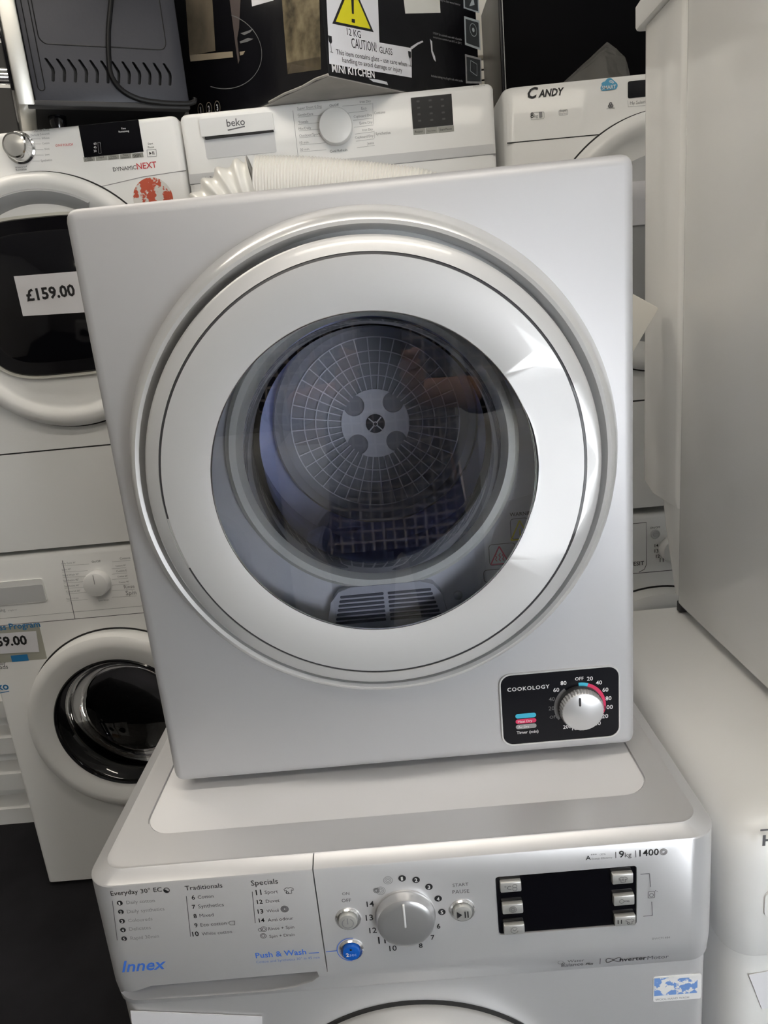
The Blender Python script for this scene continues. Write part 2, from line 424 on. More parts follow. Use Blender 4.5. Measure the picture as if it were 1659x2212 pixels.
    for Ra, Rb in ((A, A2), (A2, B2), (B2, B)):
        for i in range(n): bm.faces.new((Ra[i], Ra[(i+1) % n], Rb[(i+1) % n], Rb[i]))
    obj('plate_rim', bm, SILVER_DOOR, cp)
    Y = -0.0018
    ptext(cp, 'COOKOLOGY', (1096, 1494), (1187, 1486), Y, INKW, 0.012, spacing=1.15)
    for c, m1, s, in (((1135.5, 1545.5), CYAN, 'Cool Down'), ((1136, 1557), PINK, 'Heat Dry'), ((1136.5, 1568.5), mat('bar_grey', (0.30, 0.30, 0.30), 0.5), 'Air Dry')):
        p = at(*c, Y=Y); bm = bmesh.new(); poly_bm(bm, rrect(p.x-0.0109, p.x+0.0109, p.z-0.0027, p.z+0.0027, 0.0026, 5), Y-EPS)
        k = obj('colour_bar', bm, m1, cp)
        wtext(k, s, p.x-0.0085, p.x+(0.0065 if s != 'Air Dry' else 0.003), p.z-0.0013, Y-2*EPS, CYAN if s[0] == 'C' else INKW)
    ptext(cp, 'Timer (min)', (1116, 1585), (1163, 1582), Y, INKW, 0.008)
    kc = at(1252.5, 1524.5, Y=Y); kx, kz = kc.x, kc.z; RR = 0.0272
    def arc(a0, a1, m1):
        bm = bmesh.new(); disc_bm(bm, kx, kz, RR, Y-EPS, 30, RR-0.0046, math.radians(a1), math.radians(a0)); obj('dial_arc', bm, m1, cp)
    arc(92, 70, CYAN); arc(70, -25, PINK); arc(212, 126, PGREY)
    def num(s, px, py, m1, w=None):
        p = at(px, py, Y=Y); w = w or (0.0026*len(s)+0.001)
        wtext(cp, s, p.x-w/2, p.x+w/2, p.z-0.0017, Y-EPS, m1, 0.01)
    for s, zx, zy, m1 in (('OFF', 922, 287, INKW), ('20', 1022, 290, INKW), ('40', 1107, 327, INKW), ('60', 1168, 395, INKW), ('80', 1197, 475, INKW), ('100', 1198, 560, INKW), ('120', 1155, 645, INKW), ('140', 1085, 712, INKW), ('160', 985, 750, INKW), ('180', 893, 757, INKW), ('200', 808, 743, INKW), ('80', 773, 332, INKW), ('60', 705, 397, INKW), ('40', 663, 483, PGREY), ('20', 660, 570, PGREY), ('OFF', 682, 648, PGREY)):
        num(s, 1040+zx*0.22905, 1400+zy*0.22905, m1)
    kb = obj('timer_knob', lathe([(0.0235, -0.0016), (0.0238, -0.006), (0.0232, -0.0075)], kx, kz, 64), mat('knob_base_grey', (0.10, 0.10, 0.105), 0.3, 0.6), t)  # dark grey metallic base under the grip
    bm = bmesh.new(); n = 160; rings = []
    for r, y, amp in ((0.0228, -0.006, 0.0006), (0.0216, -0.0130, 0.0006), (0.0212, -0.0143, 0.0), (0.0202, -0.0149, 0.0), (0.0, -0.0153, 0.0)):
        if r == 0: rings.append([bm.verts.new((kx, y, kz))]*n); continue
        rings.append([bm.verts.new((kx+(r+amp*math.cos(40*2*PI*k/n))*math.cos(2*PI*k/n), y, kz+(r+amp*math.cos(40*2*PI*k/n))*math.sin(2*PI*k/n))) for k in range(n)])
    for A, B in zip(rings, rings[1:]):
        for k in range(n):
            u = []
            for v in (A[k], A[(k+1) % n], B[(k+1) % n], B[k]):
                if v not in u: u.append(v)
            bm.faces.new(u)
    cap = obj('knob_grip', bm, mat('knob_silver', (0.66, 0.66, 0.67), 0.35, 0.6), kb, sharp=50)
    obj('pointer', prism(rrect(kx-0.0042, kx-0.0022, kz+0.0075, kz+0.0170, 0.001, 4), -0.0156, -0.0145), INK, kb)
    return t
build_dryer()

# ------------------------------------------------------------------ silver washing machine
WX0, WX1, WY0, WY1, WT = -0.056, 0.537, -0.122, 0.42, ZO-0.012
def build_washer():
    t = thing('washing_machine', 'silver front loading washing machine carrying the compact dryer, with blue push button', 'washing machine', (0.24, 0.15, 0.0))
    zb = at(900, 2139, Y=WY0).z; zc = at(900, 2079, Y=WY0).z
    # body below the fascia
    dcx, dtop = 0.235, at(940, 2152, Y=-0.117).z
    a, b = at(655, 2212, Y=-0.117), at(940, 2152, Y=-0.117)
    dr = 0.178; dcz = dtop-dr
    body = cut(loft_z([(WX0+0.004, WX1-0.004, -0.116, WY1, 0.022, 0.03), (WX0+0.004, WX1-0.004, -0.116, WY1, 0.022, zb+0.004)]), lathe([(0, -0.2), (0.170, -0.2), (0.170, 0.05), (0, 0.05)], dcx, dcz, 64))
    bo = obj('body', body, WSILVER, t)
    for fx in (0.0, 0.48):
        for fy in (-0.06, 0.36): obj('foot', tube([(fx, fy, 0.0), (fx, fy, 0.032)], 0.02, 16), RUBBER, t)
    # fascia and worktop
    I = 0.016
    lev = [(WX0, WX1, -0.112, WY1, 0.024, zb), (WX0, WX1, -0.1165, WY1, 0.026, zb+0.004), (WX0, WX1, WY0, WY1, 0.028, zc-0.006), (WX0, WX1, WY0, WY1, 0.028, zc+0.004), (WX0, WX1, WY0, WY1, 0.030, WT-0.0062), (WX0+0.0010, WX1-0.0010, WY0+0.0008, WY1, 0.0295, WT-0.0050), (WX0+0.0120, WX1-0.0120, WY0+0.0150, WY1, 0.022, WT-0.0006), (WX0+0.0135, WX1-0.0135, WY0+0.0158, WY1, 0.021, WT+0.0004), (WX0+0.0150, WX1-0.0150, WY0+0.0168, WY1, 0.020, WT-0.0001), (WX0+0.018, WX1-0.018, WY0+0.0190, WY1, 0.018, WT)]
    px = [at(*p, Y=WY0) for p in ((244, 2176), (262, 2152), (325, 2130), (690, 2098), (695, 2112), (680, 2128), (640, 2146), (590, 2156), (420, 2168))]
    pts = [(p.x, p.z) for p in px]; zmax = max(z for x, z in pts)
    backp = [(0.03+(x-0.03)*0.95, z+(zmax-z)*0.30) for x, z in pts]
    recess = rrect(-0.019, 0.4965, -0.062, 0.40, 0.03, 8)
    rb = bmesh.new(); A = [rb.verts.new((x, y, WT-0.003)) for x, y in recess]; B = [rb.verts.new((x, y, WT+0.02)) for x, y in recess]
    rb.faces.new(A[::-1]); rb.faces.new(B)
    for i in range(len(A)): rb.faces.new((A[i], A[(i+1) % len(A)], B[(i+1) % len(A)], B[i]))
    scoop = prism(pts, WY0-0.02, WY0+0.036, back=backp)
    dspx = [at(*p, Y=WY0) for p in ((1068, 1895.7), (1371, 1869.5), (1380, 1995.6), (1079, 2020.6))]
    sx0, sx1 = (dspx[0].x+dspx[3].x)/2, (dspx[1].x+dspx[2].x)/2; sz1, sz0 = (dspx[0].z+dspx[1].z)/2, (dspx[2].z+dspx[3].z)/2
    dcut = prism(rrect(sx0, sx1, sz0, sz1, 0.003, 4), WY0-0.02, WY0+0.004)
    # vertical slot of the drawer seam
    sl = at(690, 1980, Y=WY0).x
    seam = box(sl-0.0006, sl+0.0006, WY0-0.03, WY0+0.0155, at(694, 2100, Y=WY0).z, WT+0.01)
    fa = obj('fascia', cut(loft_z(lev, 8), rb, scoop, dcut, seam), WSILVER, t)
    # worktop panel lies in the recess
    wp = [(x, y) for x, y in rrect(-0.0175, 0.4950, -0.0605, 0.3985, 0.0288, 8)]
    bm = bmesh.new(); A = [bm.verts.new((x, y, WT-0.0030)) for x, y in wp]; B = [bm.verts.new((x, y, WT-0.0014)) for x, y in wp]; bm.faces.new(A[::-1]); bm.faces.new(B)
    for i in range(len(A)): bm.faces.new((A[i], A[(i+1) % len(A)], B[(i+1) % len(A)], B[i]))
    obj('worktop_panel', bm, mat('worktop_silver', (0.84, 0.84, 0.86), 0.5, 0.0, 0.1), t)
    Y = WY0
    # display window with six keys
    ds = obj('display', prism(rrect(sx0+0.0006, sx1-0.0006, sz0+0.0006, sz1-0.0006, 0.0026, 4), WY0+0.001, WY0+0.004), BLACKG, t)
    KEY = mat('key_silver', (0.62, 0.62, 0.60), 0.35, 0.5)
    def key(px_, py_, icon):
        p = at(px_, py_, Y=Y); w, h = 0.0098, 0.0056
        k = obj('key', box(p.x-w, p.x+w, WY0-0.0035, WY0+0.002, p.z-h, p.z+h, 0.0012, 2), KEY, ds)
        bm = bmesh.new(); yy = WY0-0.0039; m1 = INKG; x, z = p.x, p.z
        def ring(r, x=x, z=z, a0=0, a1=2*PI): disc_bm(bm, x, z, r+0.0002, yy, 20, r-0.0002, a0, a1)
        if icon == 'spin': ring(0.0033); ring(0.0022); ring(0.0012)
        elif icon == 'clock':
            ring(0.0034, a0=0.6, a1=2*PI-0.2); line_bm(bm, (x-0.0015, z+0.0012), (x, z-0.0004), 0.0005, yy); line_bm(bm, (x, z-0.0004), (x+0.0022, z+0.0012), 0.0005, yy)
        elif icon == 'key':
            ring(0.0021, x-0.0026); line_bm(bm, (x-0.0006, z), (x+0.0044, z), 0.0007, yy); line_bm(bm, (x+0.0042, z), (x+0.0042, z-0.0014), 0.0006, yy); line_bm(bm, (x+0.003, z), (x+0.003, z-0.001), 0.0006, yy)
        elif icon == 'temp':
            ring(0.002, x+0.0035, z+0.0016); ring(0.002, x+0.0035, z-0.0016)
        if icon in ('shirt', 'sport'):
            ox = x if icon == 'shirt' else x+0.004
            P = [(-.002, -.003), (-.002, .0005), (-.0034, -.0003), (-.0038, .0016), (-.0015, .003), (0, .0022), (.0015, .003), (.0038, .0016), (.0034, -.0003), (.002, .0005), (.002, -.003)]
            P = [(ox+a, z+b) for a, b in P]
            for a, b in zip(P, P[1:]+P[:1]): line_bm(bm, a, b, 0.0004, yy)
            if icon == 'shirt': ring(0.0008, ox, z)
            else: ring(0.0012, ox-0.0014, z-0.002)
        obj('key_icon', bm, m1, ds)
        if icon == 'sport': wtext(ds, '11', x-0.0075, x-0.0035, z-0.0018, yy, INK, 0.02)
        if icon == 'temp': wtext(ds, '\u00b0C', x-0.006, x+0.0002, z-0.002, yy, INKG)
    for a_, b_, ic in ((1102.3, 1911, 'temp'), (1106.4, 1958, 'spin'), (1109.8, 2002.7, 'clock'), (1343, 1893.4, 'shirt'), (1346, 1939.7, 'key'), (1348.6, 1984, 'sport')): key(a_, b_, ic)
    # programme knob
    kc = at(875.5, 1975.7, Y=Y); kx, kz = kc.x, kc.z
    kn = obj('programme_knob', lathe([(0.0285, WY0+0.002), (0.0285, WY0-0.0015), (0.0276, WY0-0.0022), (0.0270, WY0-0.0085), (0.0262, WY0-0.0108), (0.0245, WY0-0.0120), (0.020, WY0-0.0128), (0.010, WY0-0.0134), (0, WY0-0.0136)], kx, kz, 96), mat('knob_satin', (0.62, 0.62, 0.63), 0.3, 0.7), t)
    obj('pointer', box(kx-0.0012, kx+0.0006, WY0-0.0145, WY0-0.0115, kz-0.001, kz+0.0240, 0.0005, 2), mat('pointer_white', (0.85, 0.85, 0.85), 0.3), kn)
    # round buttons
    def rbutton(px_, py_, r, m1, nm):
        p = at(px_, py_, Y=Y); x, z = p.x, p.z
        bt = obj(nm, lathe([(r*0.82, WY0+0.003), (r*0.82, WY0-0.0035), (r*0.76, WY0-0.0050), (r*0.5, WY0-0.0056), (0, WY0-0.0058)], x, z, 48), m1, t)
        obj('collar', lathe([(r*1.14, WY0+0.001), (r*1.12, WY0-0.0012), (r*1.0, WY0-0.0026), (r*0.9, WY0-0.001), (r*0.86, WY0+0.003)], x, z, 48), mat('collar_chrome', (0.72, 0.72, 0.72), 0.2, 0.8), bt)
        return bt, x, z
    bt, x, z = rbutton(752, 1983.7, 0.0108, KEY, 'power_button')
    bm = bmesh.new(); disc_bm(bm, x, z, 0.0056, WY0-0.0060, 28, 0.0049, PI/2+0.5, PI/2+2*PI-0.5); line_bm(bm, (x, z-0.001), (x, z+0.0058), 0.0008, WY0-0.0060); obj('power_icon', bm, INKL, bt)
    bt, x, z = rbutton(998.7, 1965, 0.0108, KEY, 'start_button')
    bm = bmesh.new(); poly_bm(bm, [(x-0.0055, z-0.0037), (x-0.0008, z), (x-0.0055, z+0.0037)], WY0-0.0062); line_bm(bm, (x+0.002, z-0.0036), (x+0.002, z+0.0036), 0.0011, WY0-0.0062); line_bm(bm, (x+0.0046, z-0.0036), (x+0.0046, z+0.0036), 0.0011, WY0-0.0062); obj('start_icon', bm, INK, bt)
    bt, x, z = rbutton(759.5, 2050, 0.0104, BLUEBTN, 'push_wash_button')
    wtext(bt, '2', x-0.0050, x-0.0023, z-0.002, WY0-0.0063, INKW, 0.03); wtext(bt, 'sec', x-0.0018, x+0.0048, z-0.002, WY0-0.0063, mat('ink_pale_blue', (0.35, 0.5, 0.85), 0.5))
    bm = bmesh.new(); disc_bm(bm, x, z+0.0052, 0.0011, WY0-0.0060, 14); obj('button_dot', bm, INK, bt)
    bm = bmesh.new(); disc_bm(bm, x-0.0006, z, 0.0136, WY0-EPS*1.5, 40, 0.0129, PI*0.42, PI*1.5); obj('blue_arc', bm, INKBLUE, t)
    plines(t, [((704, 2055.5), (728, 2053)), ((667, 2058.5), (689, 2057))], Y, INKBLUE, 0.0008)
    # print
    def T(s, p0, p1, m1=INKG, **k): ptext(fa, s, p0, p1, Y, m1, **k)
    T('Everyday 30\u00b0 EC', (240, 1933), (351, 1926.5), INK)
    for i, (s, p0, p1) in enumerate((('Daily cotton', (274, 1952.5), (335, 1947.6)), ('Daily synthetics', (275.5, 1972), (356, 1966)), ('Coloureds', (278, 1991.6), (330, 1987)), ('Delicates', (280, 2010), (326.5, 2006)), ('Rapid 30min', (283, 2029.5), (344, 2024.5)))): T(s, p0, p1, INKL)
    for sg in (((243, 1945), (253.6, 2030.6)), ((402.6, 1935), (412, 2022.5)), ((545, 1925.5), (551.4, 1993))): plines(fa, [sg], Y, INKG, 0.0006)
    def badge(px_, py_, s, r):
        p = at(px_, py_, Y=Y); bm = bmesh.new(); disc_bm(bm, p.x, p.z, r, Y-EPS, 20); k = obj('number_badge', bm, INK, fa)
        wtext(k, s, p.x-r*0.36, p.x+r*0.36 if s != '1' else p.x+r*0.2, p.z-r*0.55, Y-2*EPS, INKW, 0.02, h=r*1.15)
    for i, p in enumerate(((259, 1950), (261.5, 1969), (264, 1989), (266, 2008), (268.5, 2027))): badge(*p, str(i+1), 0.0027)
    for i, p in enumerate(((868.7, 1896.7), (898.7, 1900), (926.5, 1915), (946.4, 1940.4), (954.4, 1969.4))): badge(*p, str(i+1), 0.0035)
    p = at(360, 1922.5, Y=Y); bm = bmesh.new(); disc_bm(bm, p.x, p.z, 0.003, Y-EPS, 20, 0.0024); disc_bm(bm, p.x, p.z, 0.0026, Y-EPS, 12, 0.0001, PI*0.8, PI*1.8); obj('eco_mark', bm, INK, fa)
    T('Traditionals', (400.7, 1922.5), (481, 1917), INK)
    for n_, s, a_, b_ in (('6', 'Cotton', (428, 1941), (462, 1938)), ('7', 'Synthetics', (429, 1961), (484, 1957)), ('8', 'Mixed', (432, 1981), (462, 1978.5)), ('9', 'Eco cotton', (434, 2001), (490, 1996.5)), ('10', 'White cotton', (436.5, 2020), (501.6, 2015))):
        T(s, a_, b_, INKG); w = 14 if n_ == '10' else 7
        T(n_, (a_[0]-6-w, a_[1]+1.8), (a_[0]-6, a_[1]+1), INK, bold=0.015)
    plines(fa, [((494, 1993), (498, 1989)), ((498, 1989), (507, 1988.5)), ((507, 1988.5), (507, 1997)), ((507, 1997), (498, 1997.5)), ((498, 1997.5), (494, 1993))], Y, INKG, 0.0005)
    T('Specials', (543, 1912.5), (601, 1908), INK)
    for n_, s, a_, b_ in (('11', 'Sport', (572.6, 1931), (601, 1928)), ('12', 'Duvet', (575, 1950), (604, 1947)), ('13', 'Wool', (576.5, 1971), (602, 1968)), ('14', 'Anti odour', (579, 1990), (634, 1986))):
        T(s, a_, b_, INKG); T(n_, (a_[0]-19, a_[1]+1.8), (a_[0]-7, a_[1]+1), INK, bold=0.015)
    T('Rinse + Spin', (580, 2009), (636, 2004.6), INKG); T('Spin + Drain', (582.6, 2025), (637, 2021), INKG)
    def icon(px_, py_, rr, m1, nm='symbol', star=0):
        p = at(px_, py_, Y=Y); bm = bmesh.new()
        for r in rr: disc_bm(bm, p.x, p.z, r, Y-EPS, 24, max(0, r-0.0005))
        obj(nm, bm, m1, fa)
    icon(615, 1963, (0.0038, 0.0030, 0.0022, 0.0014), INKG, 'wool_mark')
    icon(562, 2008, (0.002,), INKG); icon(570, 2006.5, (0.0032, 0.0018), INKG); icon(569, 2021, (0.003, 0.0018), INKG)
    icon(813, 1923, (0.0028, 0.0019), INKG); icon(822, 1923.5, (0.0046, 0.0032, 0.0018), INKL); icon(838, 1901, (0.0044, 0.003, 0.0016), INKL); icon(1433, 1839.5, (0.0036, 0.0027, 0.0018), INKL)
    def shirt(px_, py_, k):
        p = at(px_, py_, Y=Y); P = [(-.0020, -.003), (-.002, .0005), (-.0034, -.0003), (-.0038, .0016), (-.0015, .003), (0, .0022), (.0015, .003), (.0038, .0016), (.0034, -.0003), (.002, .0005), (.002, -.003)]
        bm = bmesh.new(); P = [(p.x+a_*k, p.z+b_*k) for a_, b_ in P]
        for a_, b_ in zip(P, P[1:]+P[:1]): line_bm(bm, a_, b_, 0.0005, Y-EPS)
        disc_bm(bm, p.x-0.0015*k, p.z-0.002*k, 0.0013*k, Y-EPS, 16, 0.0007*k); obj('shirt_mark', bm, INKG, fa)
    shirt(624, 1923, 1.15)
    T('Push & Wash', (553, 2069), (662, 2060.6), INKBLUE, bold=0.012); T('Cotton and Synthetics 30\u00b0 in 45 min', (554, 2079.5), (691, 2070), mat('ink_soft_blue', (0.16, 0.28, 0.62), 0.5))
    T('Innex', (264, 2099), (362, 2092), INKBLUE, bold=0.012, shear=0.35)
    T('ON', (739.6, 1933), (755, 1932.2)); T('OFF', (738.5, 1948.3), (759, 1947)); T('START', (978, 1915), (1012, 1912.5)); T('PAUSE', (977.7, 1930), (1014, 1927.5))
    for s, x_, y_ in (('6', 1085, 828), ('7', 1037, 918), ('8', 940, 985), ('14', 530, 650), ('13', 523, 762), ('12', 552, 865), ('11', 625, 950), ('10', 715, 1010)):
        cx_, cy_ = 660+x_*0.2652, 1780+y_*0.2652; w = 4 if len(s) == 1 else 8
        T(s, (cx_-w, cy_+5.5), (cx_+w, cy_+5), INK, bold=0.012)
    plines(fa, [((1383, 1888), (1402.7, 1886.4)), ((1402.7, 1886.4), (1405, 1915)), ((1407.5, 1947), (1409, 1977)), ((1409, 1977), (1389, 1978.5))], Y, INKG, 0.0006)
    p = at(1407, 1932, Y=Y); bm = bmesh.new(); P = rrect(p.x-0.003, p.x+0.003, p.z-0.0036, p.z+0.0036, 0.0005, 2)
    for a_, b_ in zip(P, P[1:]+P[:1]): line_bm(bm, a_, b_, 0.0005, Y-EPS)
    disc_bm(bm, p.x, p.z-0.0005, 0.0021, Y-EPS, 20, 0.0016); disc_bm(bm, p.x+0.0038, p.z+0.0042, 0.0005, Y-EPS, 8); disc_bm(bm, p.x+0.0052, p.z+0.003, 0.0004, Y-EPS, 8); obj('machine_mark', bm, INKG, fa)
    T('A', (1265, 1857.5), (1276, 1856.5), INK, bold=0.01); T('+++', (1276, 1848), (1289, 1847), INK); T('-30%', (1294, 1847.5), (1308, 1846), INKL); T('Energy Efficiency', (1278, 1856.7), (1322.5, 1853), INKL)
    plines(fa, [((1330, 1840), (1330, 1853)), ((1373, 1836.5), (1373.5, 1851))], Y, INKG, 0.0006)
    T('9', (1337, 1852), (1348, 1851), INK, bold=0.012); T('kg', (1349.5, 1851), (1364, 1850)); T('1400', (1381, 1849.5), (1423, 1846), INK, bold=0.01)
    T('BWC91484', (1409, 2029), (1447, 2026.5), INKL)
    T('Water', (1227, 2084), (1263, 2081), INKG); T('Balance', (1214.6, 2096), (1262, 2092.5), INKG); T('Plus', (1267, 2092), (1284, 2090.5), INK, shear=0.3, bold=0.01)
    icon(1212, 2083, (0.0028,), INKL); icon(1219, 2086, (0.0013,), INKG)
    plines(fa, [((1298, 2073.5), (1298.5, 2090))], Y, INKG, 0.0006)
    T('nverter', (1341, 2083.5), (1399, 2079.5), INK, bold=0.012); T('Motor', (1401, 2079.5), (1447, 2076.5), INKG)
    bm = bmesh.new(); p = at(1327, 2079, Y=Y); Q = [(p.x+0.0072*math.cos(a_), p.z+0.0034*math.sin(2*a_)*1.0) for a_ in [2*PI*k/40 for k in range(40)]]
    for a_, b_ in zip(Q, Q[1:]+Q[:1]): line_bm(bm, a_, b_, 0.0007, Y-EPS)
    obj('infinity_mark', bm, INK, fa)
    for ch in fa.children:                    # print below the crease follows the sloping foot of the fascia
        for v in ch.data.vertices:
            zw = v.co.z
            if zw < zc-0.006: v.co.y += (0.0055)*min(1.0, (zc-0.006-zw)/(zc-0.006-zb-0.004))
    # door of the washer (its upper rim is in view)
    D = obj('door', lathe([(0.170, -0.112), (0.170, -0.128), (0.166, -0.138), (0.155, -0.142), (0.125, -0.136), (0.118, -0.128), (0.118, -0.10), (0.160, -0.09)], dcx, dcz, 128, closed=True), SILVER_GLOSS, t)
    obj('door_gap', lathe([(0.1742, -0.1175), (0.1742, -0.110), (0.166, -0.110), (0.166, -0.1175)], dcx, dcz, 128, closed=True), GAP, D)
    obj('door_glass', lathe([(0.120, -0.128), (0.10, -0.118), (0.06, -0.11), (0, -0.105)], dcx, dcz, 64), BLACKG, D)
    # wool care sticker on the body
    q = [at(*p, Y=-0.116) for p in ((1411, 2108), (1515, 2105), (1514, 2157), (1411, 2162))]
    x0, x1 = q[0].x, q[1].x; z1, z0 = (q[0].z+q[1].z)/2, (q[2].z+q[3].z)/2
    st = obj('care_sticker', prism(rrect(x0, x1, z0, z1, 0.002, 3), -0.1166, -0.1158), INKW, t); st['label'] = 'worn blue and white wool care sticker'
    bm = bmesh.new(); poly_bm(bm, [(x0+0.0008, z0+0.008), (x0+(x1-x0)*0.48, z0+0.008), (x0+(x1-x0)*0.48, z1-0.001), (x0+0.0008, z1-0.001)], -0.1170); poly_bm(bm, [(x0+(x1-x0)*0.5, z0+0.008), (x1-0.004, z0+0.008), (x1-0.004, z1-0.003), (x0+(x1-x0)*0.5, z1-0.003)], -0.1170)
    m = mat('worn_blue_print', (0.16, 0.32, 0.70), 0.5, var=0.0); nt = m.node_tree; b = nt.nodes['Principled BSDF']
    nz = nt.nodes.new('ShaderNodeTexNoise'); nz.inputs['Scale'].default_value = 160; nz.inputs['Detail'].default_value = 4; rp = nt.nodes.new('ShaderNodeValToRGB'); rp.color_ramp.elements[0].position = 0.52; rp.color_ramp.elements[1].position = 0.56; rp.color_ramp.elements[0].color = (0.18, 0.34, 0.72, 1); rp.color_ramp.elements[1].color = (0.85, 0.85, 0.86, 1)
    tc = nt.nodes.new('ShaderNodeTexCoord'); nt.links.new(tc.outputs['Object'], nz.inputs[0]); nt.links.new(nz.outputs['Fac'], rp.inputs[0]); nt.links.new(rp.outputs[0], b.inputs['Base Color'])
    obj('sticker_print', bm, m, st)
    bm = bmesh.new(); xc, zc2 = x0+(x1-x0)*0.25, z0+0.016; h = []
    for k in range(28):
        a_ = 2*PI*k/28; h.append((xc+0.00045*16*math.sin(a_)**3, zc2+0.00040*(13*math.cos(a_)-5*math.cos(2*a_)-2*math.cos(3*a_)-math.cos(4*a_))))
    poly_bm(bm, h, -0.1174); obj('heart_print', bm, INKW, st)
    wtext(st, 'WOOL HAND WASH', x0+0.002, x1-0.012, z0+0.002, -0.1170, INKL)
    return t
build_washer()
def card(name, label, corners, Y, m=PAPER, th=0.0006, cat='paper', grp=None):
    P = [at(*c, Y=Y) for c in corners]
    o = obj(name, prism([(p.x, p.z) for p in P], Y-th, Y), m); tag(o, label, cat, grp); return o
card('paper_card', 'blank white paper card on the silver washer under its drawer handle', ((282, 2183), (566, 2195), (572, 2300), (296, 2300)), -0.1172)

# ------------------------------------------------------------------ the row of white machines behind
RY = 0.84                                    # plane of their fronts
RB = 1.40
def cabinet(t, x0, x1, z0, z1, y0=RY, y1=RB, m=WHITE, r=0.012, hole=None, name='body'):
    lv = [(x0, x1, y0, y1, r, z0), (x0, x1, y0, y1, r, z1-0.010), (x0+0.002, x1-0.002, y0+0.002, y1, r, z1-0.0045), (x0+0.005, x1-0.005, y0+0.005, y1, r, z1-0.0013), (x0+0.010, x1-0.010, y0+0.010, y1, r, z1)]
    bm = loft_z(lv, 5)
    if hole: bm = cut(bm, hole)
    return obj(name, bm, m, t)
def feet(t, x0, x1, z, y0=RY, y1=RB):
    for fx in (x0+0.05, x1-0.05):
        for fy in (y0+0.06, y1-0.06): obj('foot', tube([(fx, fy, z), (fx, fy, z+0.022)], 0.02, 14), RUBBER, t)
def seam_line(t, pts, Y, w=0.0022, m=GAP, name='panel_seam'):
    """narrow dark joint following (x,z) points on the face"""
    bm = bmesh.new(); P = [Vector(p) for p in pts]; L = []; R_ = []
    for i, p in enumerate(P):
        d = (P[min(i+1, len(P)-1)]-P[max(i-1, 0)]).normalized(); n = Vector((-d.y, d.x))*w/2
        L.append(p+n); R_.append(p-n)
    prism([(v.x, v.y) for v in L]+[(v.x, v.y) for v in reversed(R_)], Y-0.0005, Y+0.002, bm)
    return obj(name, bm, m, t)
def hline(px0, px1, Y):
    a, b = at(*px0, Y=Y), at(*px1, Y=Y); return a, b
def xz(px, py, Y): p = at(px, py, Y=Y); return (p.x, p.z)
def quad_face(t, name, corners, Y, m, th=0.0008, r=0.0, bev=None):
    P = [at(*c, Y=Y) for c in corners]; x0 = (P[0].x+P[3].x)/2; x1 = (P[1].x+P[2].x)/2; z1 = (P[0].z+P[1].z)/2; z0 = (P[2].z+P[3].z)/2
    o = obj(name, prism(rrect(x0, x1, z0, z1, r, 4) if r else [(x0, z0), (x1, z0), (x1, z1), (x0, z1)], Y-th, Y+0.002), m, t)
    return o, (x0, x1, z0, z1)
def superellipse(cx, cz, a, b, n=4, k=64):
    out = []
    for i in range(k):
        th = 2*PI*i/k; c, s = math.cos(th), math.sin(th)
        out.append((cx+a*math.copysign(abs(c)**(2/n), c), cz+b*math.copysign(abs(s)**(2/n), s)))
    return out
def big_door(t, cx, cz, ring_m=WPLAST, window=True):
    g = obj('door_gap', lathe([(0.2485, RY-0.0015), (0.2485, RY+0.004), (0.240, RY+0.004), (0.240, RY-0.0015)], cx, cz, 128, closed=True), GAP, t)
    d = obj('door', lathe([(0.2455, RY+0.003), (0.2455, RY-0.014), (0.241, RY-0.024), (0.231, RY-0.030), (0.219, RY-0.030), (0.207, RY-0.022), (0.196, RY-0.014), (0.180, RY-0.012), (0.0, RY-0.012)], cx, cz, 128), ring_m, t)
    return d

